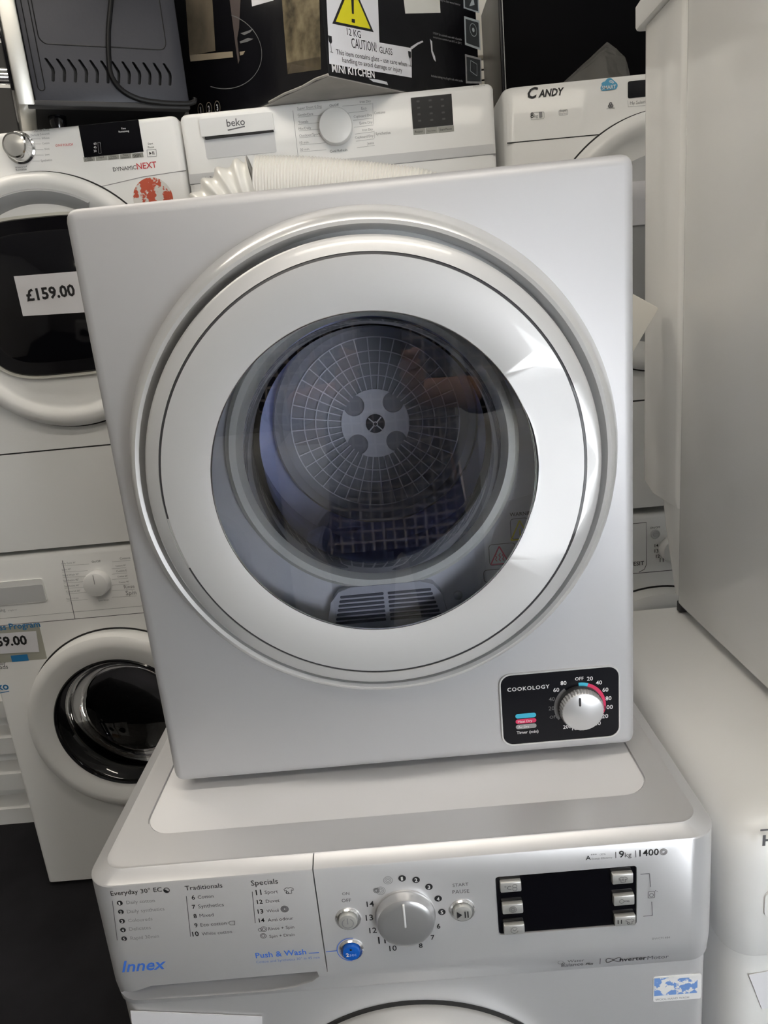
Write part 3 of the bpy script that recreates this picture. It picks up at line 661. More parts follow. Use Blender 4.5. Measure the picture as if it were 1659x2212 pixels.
# --- upper left dryer with the price card
AX0, AX1, AZ0, AZ1 = -0.684, -0.082, ZO+0.043, ZO+0.875
def build_left_dryer():
    t = thing('tumble_dryer', 'white tumble dryer with black squarish door window and black display under the mini oven', 'tumble dryer', (-0.38, 1.1, AZ0-0.008))
    cabinet(t, AX0, AX1, AZ0, AZ1); feet(t, AX0, AX1, AZ0-0.0105)
    cx, cz = -0.38, ZO+0.553
    d = big_door(t, cx, cz)
    wz = ZO+0.566
    obj('window_frame', prism(superellipse(cx+0.002, wz, 0.168, 0.156, 3.6), RY-0.020, RY-0.010), mat('cream_rim', (0.70, 0.69, 0.62), 0.3, 0.0, 0.4), d)
    obj('window', prism(superellipse(cx+0.002, wz, 0.160, 0.148, 3.6), RY-0.024, RY-0.018, back=superellipse(cx+0.002, wz, 0.164, 0.152, 3.6)), BLACKG, d)
    bm = bmesh.new(); P = superellipse(cx+0.002, wz, 0.138, 0.124, 3.6); Q = superellipse(cx+0.002, wz, 0.133, 0.119, 3.6)
    A = [bm.verts.new((x, RY-0.0245, z)) for x, z in P]; B = [bm.verts.new((x, RY-0.028, z)) for x, z in Q]
    for i in range(len(A)): bm.faces.new((A[i], A[(i+1) % len(A)], B[(i+1) % len(A)], B[i]))
    bm.faces.new(B); obj('window_bulge', bm, BLACKG, d)
    obj('handle', lathe([(0.213, RY-0.026), (0.209, RY-0.031), (0.196, RY-0.024), (0.188, RY-0.013), (0.205, RY-0.013)], cx, cz, 40, math.radians(58), math.radians(122), closed=True), GREYP, d)
    # fascia joint, kick panel joint
    a, b = xz(215, 404, RY), xz(402, 368, RY); seam_line(t, [a, ((a[0]+b[0])/2, (a[1]+b[1])/2+0.003), b], RY, 0.0012, INKL)
    z = (at(0, 981, Y=RY).z+at(215, 964, Y=RY).z)/2; seam_line(t, [(AX0+0.002, z), (AX1-0.002, z)], RY, 0.0028)
    Y = RY-0.0008
    ds, r = quad_face(t, 'display', ((172, 270), (301, 260), (309, 330), (180, 339)), RY, BLACKG, 0.001, 0.001)
    ptext(ds, 'Time', (262, 280), (272, 279), RY-0.001, INKW); ptext(ds, 'Remaining', (257, 287), (279, 284.5), RY-0.001, INKW)
    for i, y in enumerate((313, 321, 329)): ptext(ds, ('60', '45', '30')[i], (203, y), (209, y-0.5), RY-0.001, INKW)
    plines(ds, [((211.5, 308), (216.5, 307.6)), ((216.5, 307.6), (219, 331)), ((219, 331), (213.5, 331.4)), ((213.5, 331.4), (211.5, 308))], RY-0.001, INKL, 0.0006)
    for i, (s, s2) in enumerate((('Anti', 'Crease'), ('Rapid', ''), ('Drying', 'Selection'), ('Time', 'Selection'), ('Delay', 'Start'))):
        xa = 180.5+i*26; ya = 339.5-i*2
        k, rr = quad_face(ds, 'touch_key', ((xa, ya), (xa+24.5, ya-1.9), (xa+25.5, ya+8), (xa+1, ya+10)), RY, LCDG, 0.0008)
        ptext(k, s, (xa+7, ya+4.2), (xa+18, ya+3.2), RY-0.0009, INK)
        if s2: ptext(k, s2, (xa+4, ya+8.8), (xa+21, ya+7.4), RY-0.0009, INK)
    ptext(t, 'DYNAMIC', (245, 371), (295, 365), Y, INK); ptext(t, 'NEXT', (296.5, 366.5), (339, 361), Y, INKRED, 0.012)
    ptext(t, 'ONE', (120.5, 317), (135, 316), Y, INKRED, spacing=1.2); ptext(t, 'TOUCH', (136, 316), (158, 314), Y, INKRED, 0.012)
    for s, p0, p1 in (('Start', (320, 313), (331, 312)), ('Pause', (320, 320.5), (333, 319.5))): ptext(t, s, p0, p1, Y, INK)
    P = [xz(317.5, 324, Y), xz(337, 322.5, Y), xz(338.5, 337.5, Y), xz(319, 339, Y)]; bm = bmesh.new()
    for a, b in zip(P, P[1:]+P[:1]): line_bm(bm, a, b, 0.0007, Y-EPS)
    obj('start_key', bm, INKG, t)
    bm = bmesh.new(); p = xz(326, 331, Y); poly_bm(bm, [(p[0]-0.003, p[1]-0.0028), (p[0]+0.0018, p[1]), (p[0]-0.003, p[1]+0.0028)], Y-EPS); line_bm(bm, (p[0]+0.0035, p[1]-0.0028), (p[0]+0.0035, p[1]+0.0028), 0.0012, Y-EPS); line_bm(bm, (p[0]+0.006, p[1]-0.0028), (p[0]+0.006, p[1]+0.0028), 0.0012, Y-EPS); obj('start_icon', bm, INK, t)
    # selector knob with chrome rim
    p = at(45, 320, Y=RY); k = obj('selector_knob', lathe([(0.029, RY+0.002), (0.029, RY-0.004), (0.0255, RY-0.006), (0.0235, RY-0.022), (0.0225, RY-0.026), (0.0195, RY-0.027)], p.x, p.z, 48), CHROME, t)
    obj('knob_face', lathe([(0.0198, RY-0.0265), (0.014, RY-0.0285), (0, RY-0.029)], p.x, p.z, 48), mat('knob_pearl', (0.66, 0.65, 0.62), 0.25, 0.5), k)
    words = (('All in One', 75, 285), ('Darks & Coloured', 67, 294), ('Whites', 91, 302), ('Cotton', 92, 313), ('Shirts', 97, 325), ('Jeans', 98, 337), ('Synthetics', 89, 350))
    for i, (s, x, y) in enumerate(words):
        ptext(t, s, (x, y), ((107 if i < 6 else 113), y-3), Y, INKL)
        plines(t, [((62+2*min(i, 4), y-2), (x-3, y-3+1))], Y, INKL, 0.0005)
    ptext(t, 'Waterproof', (33, 364), (59, 361.5), Y, INKG); ptext(t, 'Revitalize', (35, 369.5), (58, 367.5), Y, INKG); plines(t, [((44, 345), (46, 355))], Y, INKL, 0.0005)
    ptext(t, 'OFF', (36, 290), (46, 289), Y, INKL)
    # scuffed round red sticker
    m = mat('scuffed_red', (0.62, 0.10, 0.05), 0.6); nt = m.node_tree; bb = nt.nodes['Principled BSDF']
    nz = nt.nodes.new('ShaderNodeTexNoise'); nz.inputs['Scale'].default_value = 75; nz.inputs['Detail'].default_value = 6; rp = nt.nodes.new('ShaderNodeValToRGB'); rp.color_ramp.elements[0].position = 0.50; rp.color_ramp.elements[1].position = 0.545; rp.color_ramp.elements[0].color = (0.60, 0.10, 0.05, 1); rp.color_ramp.elements[1].color = (0.76, 0.74, 0.70, 1)
    tc = nt.nodes.new('ShaderNodeTexCoord'); nt.links.new(tc.outputs['Object'], nz.inputs[0]); nt.links.new(nz.outputs['Fac'], rp.inputs[0]); nt.links.new(rp.outputs[0], bb.inputs['Base Color'])
    p = at(331, 430, Y=RY); bm = bmesh.new(); disc_bm(bm, p.x, p.z, 0.039, RY-0.0006, 40); st = obj('round_sticker', bm, m, t); st['label'] = 'scuffed round red sticker'
build_left_dryer()
def price_card(label, corners, Y, s, tp0, tp1, extra=None):
    P = [at(*c, Y=Y) for c in corners]
    t = thing('price_card', label, 'price card', tuple(P[2]))
    obj('paper', prism([(p.x, p.z) for p in P], Y-0.0007, Y), PAPER, t)
    a, b = at(*tp0, Y=Y-0.0007), at(*tp1, Y=Y-0.0007)
    me = text_mesh(s, 0.032); xs = [v.co.x for v in me.vertices]; w = max(xs)-min(xs); k = (b-a).length/w
    for v in me.vertices: v.co = Vector(((v.co.x-min(xs))*k, v.co.y*k, 0))
    r = (b-a).normalized()
    u = Vector((-r.z, 0, r.x))
    frame_map(me, a+Vector((0, -0.0005, 0)), r, u); obj('lettering', me, INK, t)
price_card('white price card reading 159.00 pounds on the black dryer door window', ((30, 597), (205, 583), (225, 672), (50, 683)), RY-0.0285, '\u00a3159.00', (59, 650), (164, 638))

# --- lower left washing machine
BX0, BX1, BZ1 = -0.706, -0.104, ZO+0.032
def round_door(t, cx, cz, y=RY, R=0.226, ring=WPLAST, drum=True):
    d = obj('door', lathe([(R, y+0.006), (R, y-0.022), (R-0.004, y-0.034), (R-0.014, y-0.041), (R-0.030, y-0.043), (R-0.062, y-0.030), (R-0.064, y+0.004), (R-0.03, y+0.012)], cx, cz, 128, closed=True), ring, t)
    obj('door_gap', lathe([(R+0.004, y-0.001), (R+0.004, y+0.006), (R-0.006, y+0.006), (R-0.006, y-0.001)], cx, cz, 128, closed=True), GAP, d)
    r = R-0.063
    obj('glass_rim', lathe([(r+0.002, y-0.029), (r-0.002, y-0.033), (r-0.006, y-0.030), (r-0.006, y-0.02)], cx, cz, 96), BLACKG, d)
    obj('door_glass', lathe([(r-0.004, y-0.030), (r-0.012, y-0.026), (r-0.03, y+0.005), (r-0.045, y+0.045), (r-0.07, y+0.062), (0, y+0.068)], cx, cz, 96), DARKGLASS, d)
    return d
def drum_of(t, cx, cz, y=RY):
    dm = mat('perforated_drum', (0.30, 0.30, 0.30), 0.35, 0.8)
    dr = obj('drum', lathe([(0.150, y+0.03), (0.165, y+0.08), (0.165, y+0.30), (0.0, y+0.31)], cx, cz, 96), dm, t)
    if 'done' not in dm:
        dm['done'] = 1; nt = dm.node_tree; b = nt.nodes['Principled BSDF']; v = nt.nodes.new('ShaderNodeTexVoronoi'); v.inputs['Scale'].default_value = 70; tc = nt.nodes.new('ShaderNodeTexCoord')
        bp = nt.nodes.new('ShaderNodeBump'); bp.inputs['Strength'].default_value = 0.8; bp.inputs['Distance'].default_value = 0.004
        nt.links.new(tc.outputs['Object'], v.inputs['Vector']); nt.links.new(v.outputs['Distance'], bp.inputs['Height']); nt.links.new(bp.outputs['Normal'], b.inputs['Normal'])
    for k in range(3):
        a = 0.4+k*2*PI/3; ca, sa = math.cos(a), math.sin(a)
        obj('paddle', prism([(cx+rr*ca-tt*sa, cz+rr*sa+tt*ca) for rr, tt in ((0.164, -0.025), (0.125, -0.008), (0.125, 0.008), (0.164, 0.025))], y+0.09, y+0.29), dm, dr)
def build_left_washer():
    t = thing('washing_machine', 'white washing machine with dark round door and blue sticker, left of the silver washer', 'washing machine', (-0.40, 1.1, 0.0))
    cx, cz = -0.412, ZO-0.388
    cabinet(t, BX0, BX1, 0.012, BZ1, hole=lathe([(0, RY-0.1), (0.17, RY-0.1), (0.17, RY+0.34), (0, RY+0.34)], cx, cz, 64)); feet(t, BX0, BX1, 0.0)
    round_door(t, cx, cz); drum_of(t, cx, cz)
    zb = at(150, 1338, Y=RY).z
    seam_line(t, [(BX0+0.002, zb), (BX1-0.002, zb)], RY, 0.0012, INKG)
    sx = xz(136, 1217, RY)[0]; seam_line(t, [(sx, BZ1-0.02), (sx-0.0008, zb)], RY, 0.0012, INKG)
    z2 = zb+0.017; seam_line(t, [(BX0+0.002, z2), (BX1-0.002, z2)], RY, 0.0006, INKL)
    # drawer pull recess
    a, b = xz(-40, 1262, RY), xz(104, 1298, RY)
    obj('drawer_pull', prism(rrect(a[0], b[0], b[1], a[1]+0.002, 0.006, 4), RY-0.004, RY+0.002), WPLAST, t)
    P = rrect(a[0]+0.004, b[0]-0.002, b[1]+0.002, a[1]-0.012, 0.004, 4)
    obj('pull_hollow', prism(P, RY-0.0045, RY+0.001), LGREY, t)
    p = at(213, 1257, Y=RY); k = obj('selector_knob', lathe([(0.0285, RY+0.001), (0.0285, RY-0.016), (0.027, RY-0.020), (0.0255, RY-0.021), (0, RY-0.0212)], p.x, p.z, 48), WPLAST, t)
    obj('pointer', box(p.x-0.0006, p.x+0.0006, RY-0.0216, RY-0.020, p.z+0.002, p.z+0.024), INKL, k)
    Y = RY-0.0006; sc = 340/1659
    for i, (s, zx0, zx1, zy) in enumerate((('Daily Quick 30\u00b0', 650, 800, 200), ('Sport 40\u00b0', 655, 750, 268), ('Hand Wash 30\u00b0', 665, 835, 325), ('Synthetics 40\u00b0', 672, 835, 382), ('Synthetics 60\u00b0', 683, 840, 440), ('Coloured 60\u00b0', 700, 850, 497), ('Super 14 min', 705, 828, 572))):
        ptext(t, s, (zx0*sc, 1180+zy*sc-1.5), (zx1*sc, 1180+zy*sc-5), Y, INKL)
        plines(t, [((zx0*sc, 1180+zy*sc+1), ((925 if i else 940)*sc, 1180+(zy-12)*sc))], Y, INKL, 0.0005)
    ptext(t, 'On/Off', (970*sc, 1180+175*sc), (1062*sc, 1180+165*sc), Y, INKG)
    for i, (s, zx, zy) in enumerate((('Cottons', 1265, 140), ('Cottons 30\u00b0', 1220, 215), ('Cotton E', 1228, 272), ('Cotton 60\u00b0', 1240, 327), ('Cotton 90\u00b0', 1255, 388), ('Rinse', 1310, 445), ('Spin', 1330, 515))):
        ptext(t, s, (zx*sc, 1180+zy*sc), ((zx+110)*sc, 1180+(zy-9)*sc), Y, INKL)
        plines(t, [((1180*sc, 1180+(zy+22)*sc), ((zx+110)*sc, 1180+(zy+8)*sc))], Y, INKL, 0.0005)
    ptext(t, 'Spin+Drain', (1040*sc, 1180+580*sc), (1150*sc, 1180+570*sc), Y, INKL)
    ptext(t, '1-6kg', (-8, 1322), (12, 1320.5), Y, INKL); ptext(t, '6 Kg A+++', (18, 1320), (37, 1318.5), Y, INKL)
    # promotional sticker on the front
    st, r = quad_face(t, 'promotion_sticker', ((-60, 1360), (90, 1347), (96, 1424), (-54, 1436)), RY, mat('sticker_grey', (0.42, 0.42, 0.36), 0.5), 0.0006, 0.002); st['label'] = 'grey sticker with blue heading'
    ptext(st, 'Xpress Program', (-42, 1364), (88, 1355), RY-0.0007, BLUEST, 0.015)
    b2, r = quad_face(st, 'blue_picture', ((20, 1416), (62, 1413), (60, 1427), (30, 1429)), RY, BLUEST, 0.0012)
    ptext(t, 'wash time for', (-50, 1441), (13, 1436), Y, INKG); ptext(t, 'small loads', (-42, 1449), (18, 1444), Y, INKG)
    ptext(t, 'beko', (-28, 1494), (20, 1488), Y, BLUEST, 0.02); plines(t, [((-24, 1501), (20, 1493))], Y, BLUEST, 0.002)
build_left_washer()
price_card('white price card ending in 59.00 taped over the blue washer sticker', ((-50, 1372), (78, 1363), (85, 1408), (-44, 1414)), RY-0.0018, '\u00a3159.00', (-36, 1398), (60, 1391.5))

# --- white ridged slab by the left wall
t = thing('slatted_unit', 'white stepped slat unit on the carpet at the far left edge', 'slatted unit', (-1.1, 1.3, 0.0))
obj('back_board', box(-1.5, -0.74, 1.16, 1.40, 0.0, 0.62, 0.004), WPLAST, t)
for k, (z0, z1) in enumerate(((0.0, 0.050), (0.113, 0.165), (0.195+0.035, 0.195+0.085), (0.345, 0.395))):
    bm = bmesh.new(); prof = [(1.10, z0), (1.10, z1), (1.112, z1+0.004), (1.165, z1+0.008), (1.165, z0)]
    A = [bm.verts.new((-1.5, y, z)) for y, z in prof]; B = [bm.verts.new((-0.74, y, z)) for y, z in prof]; bm.faces.new(A); bm.faces.new(B[::-1])
    for i in range(5): bm.faces.new((A[i], B[i], B[(i+1) % 5], A[(i+1) % 5]))
    obj('slat', bm, WPLAST, t)

# --- centre dryer of the row
CX0, CX1, CZ1 = -0.078, 0.523, ZO+0.8745
def build_centre_dryer():
    t = thing('tumble_dryer', 'white tumble dryer with round white knob and drawer handle, under the black box', 'tumble dryer', (0.22, 1.1, ZO+0.037))
    cabinet(t, CX0, CX1, ZO+0.045, CZ1); feet(t, CX0, CX1, ZO+0.031)
    Y = RY-0.0006; sc = 0.42797
    z = (at(404, 400, Y=RY).z+at(1070, 332, Y=RY).z)/2; seam_line(t, [(CX0+0.002, z), (CX1-0.002, z)], RY, 0.0012, INKL)
    zt = z+0.018
    obj('fascia_step', prism([(CX0+0.002, z+0.001), (CX1-0.002, z+0.001), (CX1-0.002, zt), (CX0+0.002, zt)], RY-0.0008, RY+0.001), mat('step_grey', (0.66, 0.66, 0.665), 0.4), t)
    sx = at(635, 260, Y=RY).x; seam_line(t, [(sx, CZ1-0.014), (sx, zt)], RY, 0.0007, INKL)
    # drawer with recessed grip
    a, b = xz(430, 266, RY), xz(594, 338, RY); a = (a[0], a[1]); 
    top, r = quad_face(t, 'drawer_lip', ((430, 263), (589, 242), (594, 283), (440, 298)), RY, WPLAST, 0.010, 0.003)
    obj('grip_gap', prism([(r[0]+0.006, r[2]-0.004), (r[1]-0.002, r[2]-0.002), (r[1]-0.002, r[2]+0.004), (r[0]+0.006, r[2]+0.004)], RY-0.0085, RY+0.001), GAP, t)
    g, r2 = quad_face(t, 'grip_scoop', ((442, 302), (594, 286), (597, 330), (446, 343)), RY, mat('scoop_white', (0.70, 0.70, 0.71), 0.3), 0.0012, 0.003)
    ptext(t, 'beko', (380+258*sc, 640*sc), (380+350*sc, 630*sc), RY-0.0100, INKG, 0.012); plines(t, [((492, 281.5), (529, 273))], RY-0.0100, INKG, 0.0022)
    p = at(726, 276, Y=RY); k = obj('selector_knob', lathe([(0.0320, RY+0.001), (0.0318, RY-0.016), (0.0305, RY-0.0195), (0.0285, RY-0.0205), (0, RY-0.0212)], p.x, p.z, 64), WPLAST, t)
    for i, s in enumerate(('Super Short 0.5kg', 'GentleCare', 'Towels', 'Mix/Daily', 'Outdoor/Sport', '10 min.', '30 min.')):
        zy = (553, 587, 623, 656, 691, 727, 762)[i]; x0 = 613+2.5*i; x1 = x0+(123, 78, 50, 62, 105, 48, 48)[i]
        ptext(t, s, (380+x0*sc, zy*sc), (380+x1*sc, (zy-9*(x1-x0)/120)*sc), Y, INKL)
        plines(t, [((380+x0*sc, (zy+5)*sc), (380+(735+4*i)*sc, (zy-6)*sc))], Y, INKL, 0.0005)
    for i, s in enumerate(('Iron Dry', 'Eco', 'Cupboard Dry', 'Extra Dry', 'Iron Dry', 'Cupboard Dry', 'Jeans')):
        zy = (520, 555, 592, 627, 661, 697, 730)[i]; x1 = (984, 962, 990, 993, 994, 997, 1000)[i]; x0 = x1-(55, 25, 92, 65, 52, 92, 34)[i]
        ptext(t, s, (380+x0*sc, (zy+2)*sc), (380+x1*sc, (zy-5)*sc), Y, INKL)
        plines(t, [((380+(840+22*min(i, 2)+5*i)*sc, (zy+16)*sc), (380+(x1+4)*sc, (zy+4)*sc))], Y, INKL, 0.0005)
    ptext(t, 'On/Off', (380+776*sc, 541*sc), (380+822*sc, 533*sc), Y, INKG); ptext(t, 'Cool Refresh', (380+778*sc, 772*sc), (380+865*sc, 761*sc), Y, INKG)
    ptext(t, 'Cottons', (380+1001*sc, 577*sc), (380+1056*sc, 571*sc), Y, INKL); ptext(t, 'Synthetics', (380+1009*sc, 684*sc), (380+1083*sc, 674*sc), Y, INKL)
    plines(t, [((380+993*sc, 520*sc), (380+998*sc, 627*sc))], Y, INKL, 0.0005); plines(t, [((380+1000*sc, 660*sc), (380+1003*sc, 697*sc))], Y, INKL, 0.0005)
    ds, r = quad_face(t, 'display', ((887.5, 211), (975, 203.5), (979.5, 270.5), (892, 278)), RY, mat('display_charcoal', (0.020, 0.020, 0.020), 0.25), 0.001)
    for i in range(4):
        for j in range(3):
            q = at(903+26*j+i*1.2, 219+i*14-2*j, Y=RY-0.001); bm = bmesh.new(); poly_bm(bm, rrect(q.x-0.003, q.x+0.003, q.z-0.0016, q.z+0.0016, 0.001, 2), RY-0.0014); obj('display_mark', bm, mat('display_dim', (0.045, 0.045, 0.045), 0.5), ds)
    for i, s in enumerate(('Buzzer', 'Time Delay', 'Start/Pause')):
        xa = (892.5, 919, 946)[i]; w = (25.5, 26, 34)[i]; ya = (279, 276.6, 274.2)[i]
        k, rr = quad_face(ds, 'touch_key', ((xa, ya), (xa+w, ya-0.088*w), (xa+w+1, ya+12.5-0.088*w), (xa+1, ya+12.5)), RY, LCDG, 0.0008)
        ptext(k, s, (xa+4, ya+8.2), (xa+w-4, ya+8.2-0.07*w), RY-0.0009, INK)
    ptext(t, '1 - 7kg', (444, 388), (464, 386), RY-0.0012, INKG); ptext(t, 'B', (469, 386), (475, 385.5), RY-0.0012, INK); plines(t, [((466.5, 376), (467.5, 389))], RY-0.0012, INKG, 0.0006)
    ptext(t, 'DTLCE70151W', (1022, 188.5), (1048, 185.5), Y, INKL)
build_centre_dryer()
def hidden_washer():
    t = thing('washing_machine', 'white washing machine under the centre dryer, mostly hidden behind the silver machines', 'washing machine', (0.22, 1.1, 0.0))
    cabinet(t, CX0, CX1, 0.012, ZO+0.031); feet(t, CX0, CX1, 0.0); round_door(t, 0.22, ZO-0.388)
    obj('fascia', box(CX0+0.004, CX1-0.004, RY-0.003, RY+0.002, ZO-0.13, ZO+0.015), WPLAST, t)
hidden_washer()

# --- right pair of the row
RX0, RX1 = 0.540, 1.142
def build_right_pair():
    t = thing('tumble_dryer', 'white dryer with blue cloud mark behind the silver dryer at right', 'tumble dryer', (0.84, 1.1, ZO+0.002))
    cabinet(t, RX0, RX1, ZO+0.012, ZO+0.864, r=0.02); feet(t, RX0, RX1, ZO-0.002)
    cx, cz = 0.848, ZO+0.553
    d = big_door(t, cx, cz)
    obj('door_bowl', lathe([(0.182, RY-0.011), (0.176, RY-0.016), (0.10, RY-0.030), (0, RY-0.034)], cx, cz-0.01, 64), GREYP, d)
    obj('kick_panel_joint', prism([(RX0+0.002, ZO+0.246), (RX1-0.002, ZO+0.246), (RX1-0.002, ZO+0.249), (RX0+0.002, ZO+0.249)], RY-0.0006, RY+0.002), GAP, t)
    seam_line(t, [(RX0+0.004, ZO+0.767), (0.721, ZO+0.7655)], RY, 0.0018)
    Y = RY-0.0006
    ptext(t, 'C', (1140, 213), (1163, 210.5), Y, INK, 0.03, shear=0.3, h=0.0185); ptext(t, 'ANDY', (1163, 210), (1219, 204.5), Y, INK, 0.035, shear=0.25, h=0.0125)
    p = at(1315, 184, Y=Y); bm = bmesh.new(); CL = mat('cloud_blue', (0.09, 0.38, 0.62), 0.5)
    poly = []
    for (ox, oz, r, a0, a1) in ((0.0105, -0.002, 0.0062, -90, 60), (0.001, 0.0035, 0.0085, 35, 150), (-0.0085, 0.0005, 0.0062, 85, 160), (-0.0105, -0.0035, 0.0052, 110, 270)):
        for k in range(9):
            a = math.radians(a0+(a1-a0)*k/8); poly.append((p.x+ox+r*math.cos(a), p.z+oz+r*math.sin(a)))
    poly_bm(bm, poly, Y-EPS); cl = obj('cloud_mark', bm, CL, t)
    wtext(cl, 'SMART', p.x-0.0135, p.x+0.0135, p.z-0.0065, Y-2*EPS, INKW, 0.02)
    bm = bmesh.new()
    for r in (0.0065, 0.0042): disc_bm(bm, p.x+0.0035, p.z+0.001, r, Y-2*EPS, 14, r-0.0011, math.radians(15), math.radians(120))
    obj('wave_mark', bm, INKW, cl)
    ptext(t, '8', (1146, 255), (1153, 254.5), Y, INK, 0.01); ptext(t, 'kg', (1154, 254), (1162, 253), Y, INKL)
    for cxp, cyp, w, h in ((1161, 250, 0.0125, 0.006), (1217, 243, 0.0085, 0.0045)):
        q = at(cxp, cyp, Y=Y); bm = bmesh.new(); P = rrect(q.x-w, q.x+w, q.z-h, q.z+h, 0.002, 3)
        for a, b in zip(P, P[1:]+P[:1]): line_bm(bm, a, b, 0.0005, Y-EPS)
        obj('printed_box', bm, INKL, t)
    ptext(t, 'Super', (1210, 241.5), (1224, 240), Y, INKL); ptext(t, 'Easy Iron', (1209, 247.5), (1225, 246), Y, INKL)
    q = at(1168, 249, Y=Y); bm = bmesh.new(); P = rrect(q.x-0.003, q.x+0.003, q.z-0.004, q.z+0.006, 0.001, 2)
    poly_bm(bm, P, Y-EPS); obj('shirt_mark', bm, INKL, t)
    q = at(1319, 227.5, Y=Y); bm = bmesh.new(); 
    for k in range(3):
        a = PI/2+k*2*PI/3; disc_bm(bm, q.x+0.0024*math.cos(a), q.z+0.0024*math.sin(a), 0.0030, Y-EPS-0.0001*k, 16, 0.0012)
    obj('wool_mark', bm, INKG, t)
    ptext(t, 'APPAREL CARE', (1310, 236), (1328, 234.5), Y, INKG)
    ds, r = quad_face(t, 'display', ((1354, 175), (1520, 161), (1524, 197), (1358, 211)), RY, BLACKG, 0.001, 0.003)
    ptext(t, 'My Selection', (1361, 226), (1406, 222), Y, INKL); plines(t, [((1356, 217), (1357, 231)), ((1357, 231), (1420, 225.5))], Y, INKL, 0.0005)
    # lower machine
    t = thing('washing_machine', 'white washing machine with round power button, under the dryer with the blue cloud', 'washing machine', (0.84, 1.1, 0.0))
    cabinet(t, RX0, RX1, 0.012, ZO-0.004); feet(t, RX0, RX1, 0.0)
    round_door(t, 0.84, ZO-0.405)
    zb = at(1400, 1236, Y=RY).z; Y = RY-0.0006
    seam_line(t, [(RX0+0.002, zb), (RX1-0.002, zb)], RY, 0.0014, INKG)
    dx = at(1396, 1170, Y=RY).x; zt = at(1390, 1129, Y=RY).z
    seam_line(t, [(RX0+0.01, zt), (dx, zt), (dx+0.001, zb+0.02), (dx-0.004, zb+0.008), (dx-0.016, zb+0.002)], RY, 0.0012, INKG)
    ptext(t, 'INDESIT', (1346, 1224), (1391, 1220), Y, INK, 0.012)
    ptext(t, 'ON/OFF', (1404, 1142.5), (1426, 1140.5), Y, INKG, 0.01)
    p = at(1415, 1153.5, Y=RY); b = obj('power_button', lathe([(0.0105, RY+0.001), (0.0105, RY-0.003), (0.009, RY-0.0045), (0.006, RY-0.0040), (0.0055, RY-0.005), (0, RY-0.0052)], p.x, p.z, 32), LGREY, t)
    for s, x, y in (('14', 1414, 1182), ('13', 1414, 1193.5), ('12', 1417, 1205), ('11', 1425, 1214)): ptext(t, s, (x, y), (x+8, y-0.6), Y, INK, 0.01)
    p = at(1452, 1184, Y=RY); obj('selector_knob', lathe([(0.030, RY+0.001), (0.029, RY-0.018), (0.026, RY-0.022), (0, RY-0.023)], p.x, p.z, 48), WPLAST, t)
build_right_pair()
card('paper_card', 'white paper card stuck on the door of the dryer with the blue cloud', ((1330, 395), (1470, 384), (1476, 478), (1336, 490)), RY-0.0345)

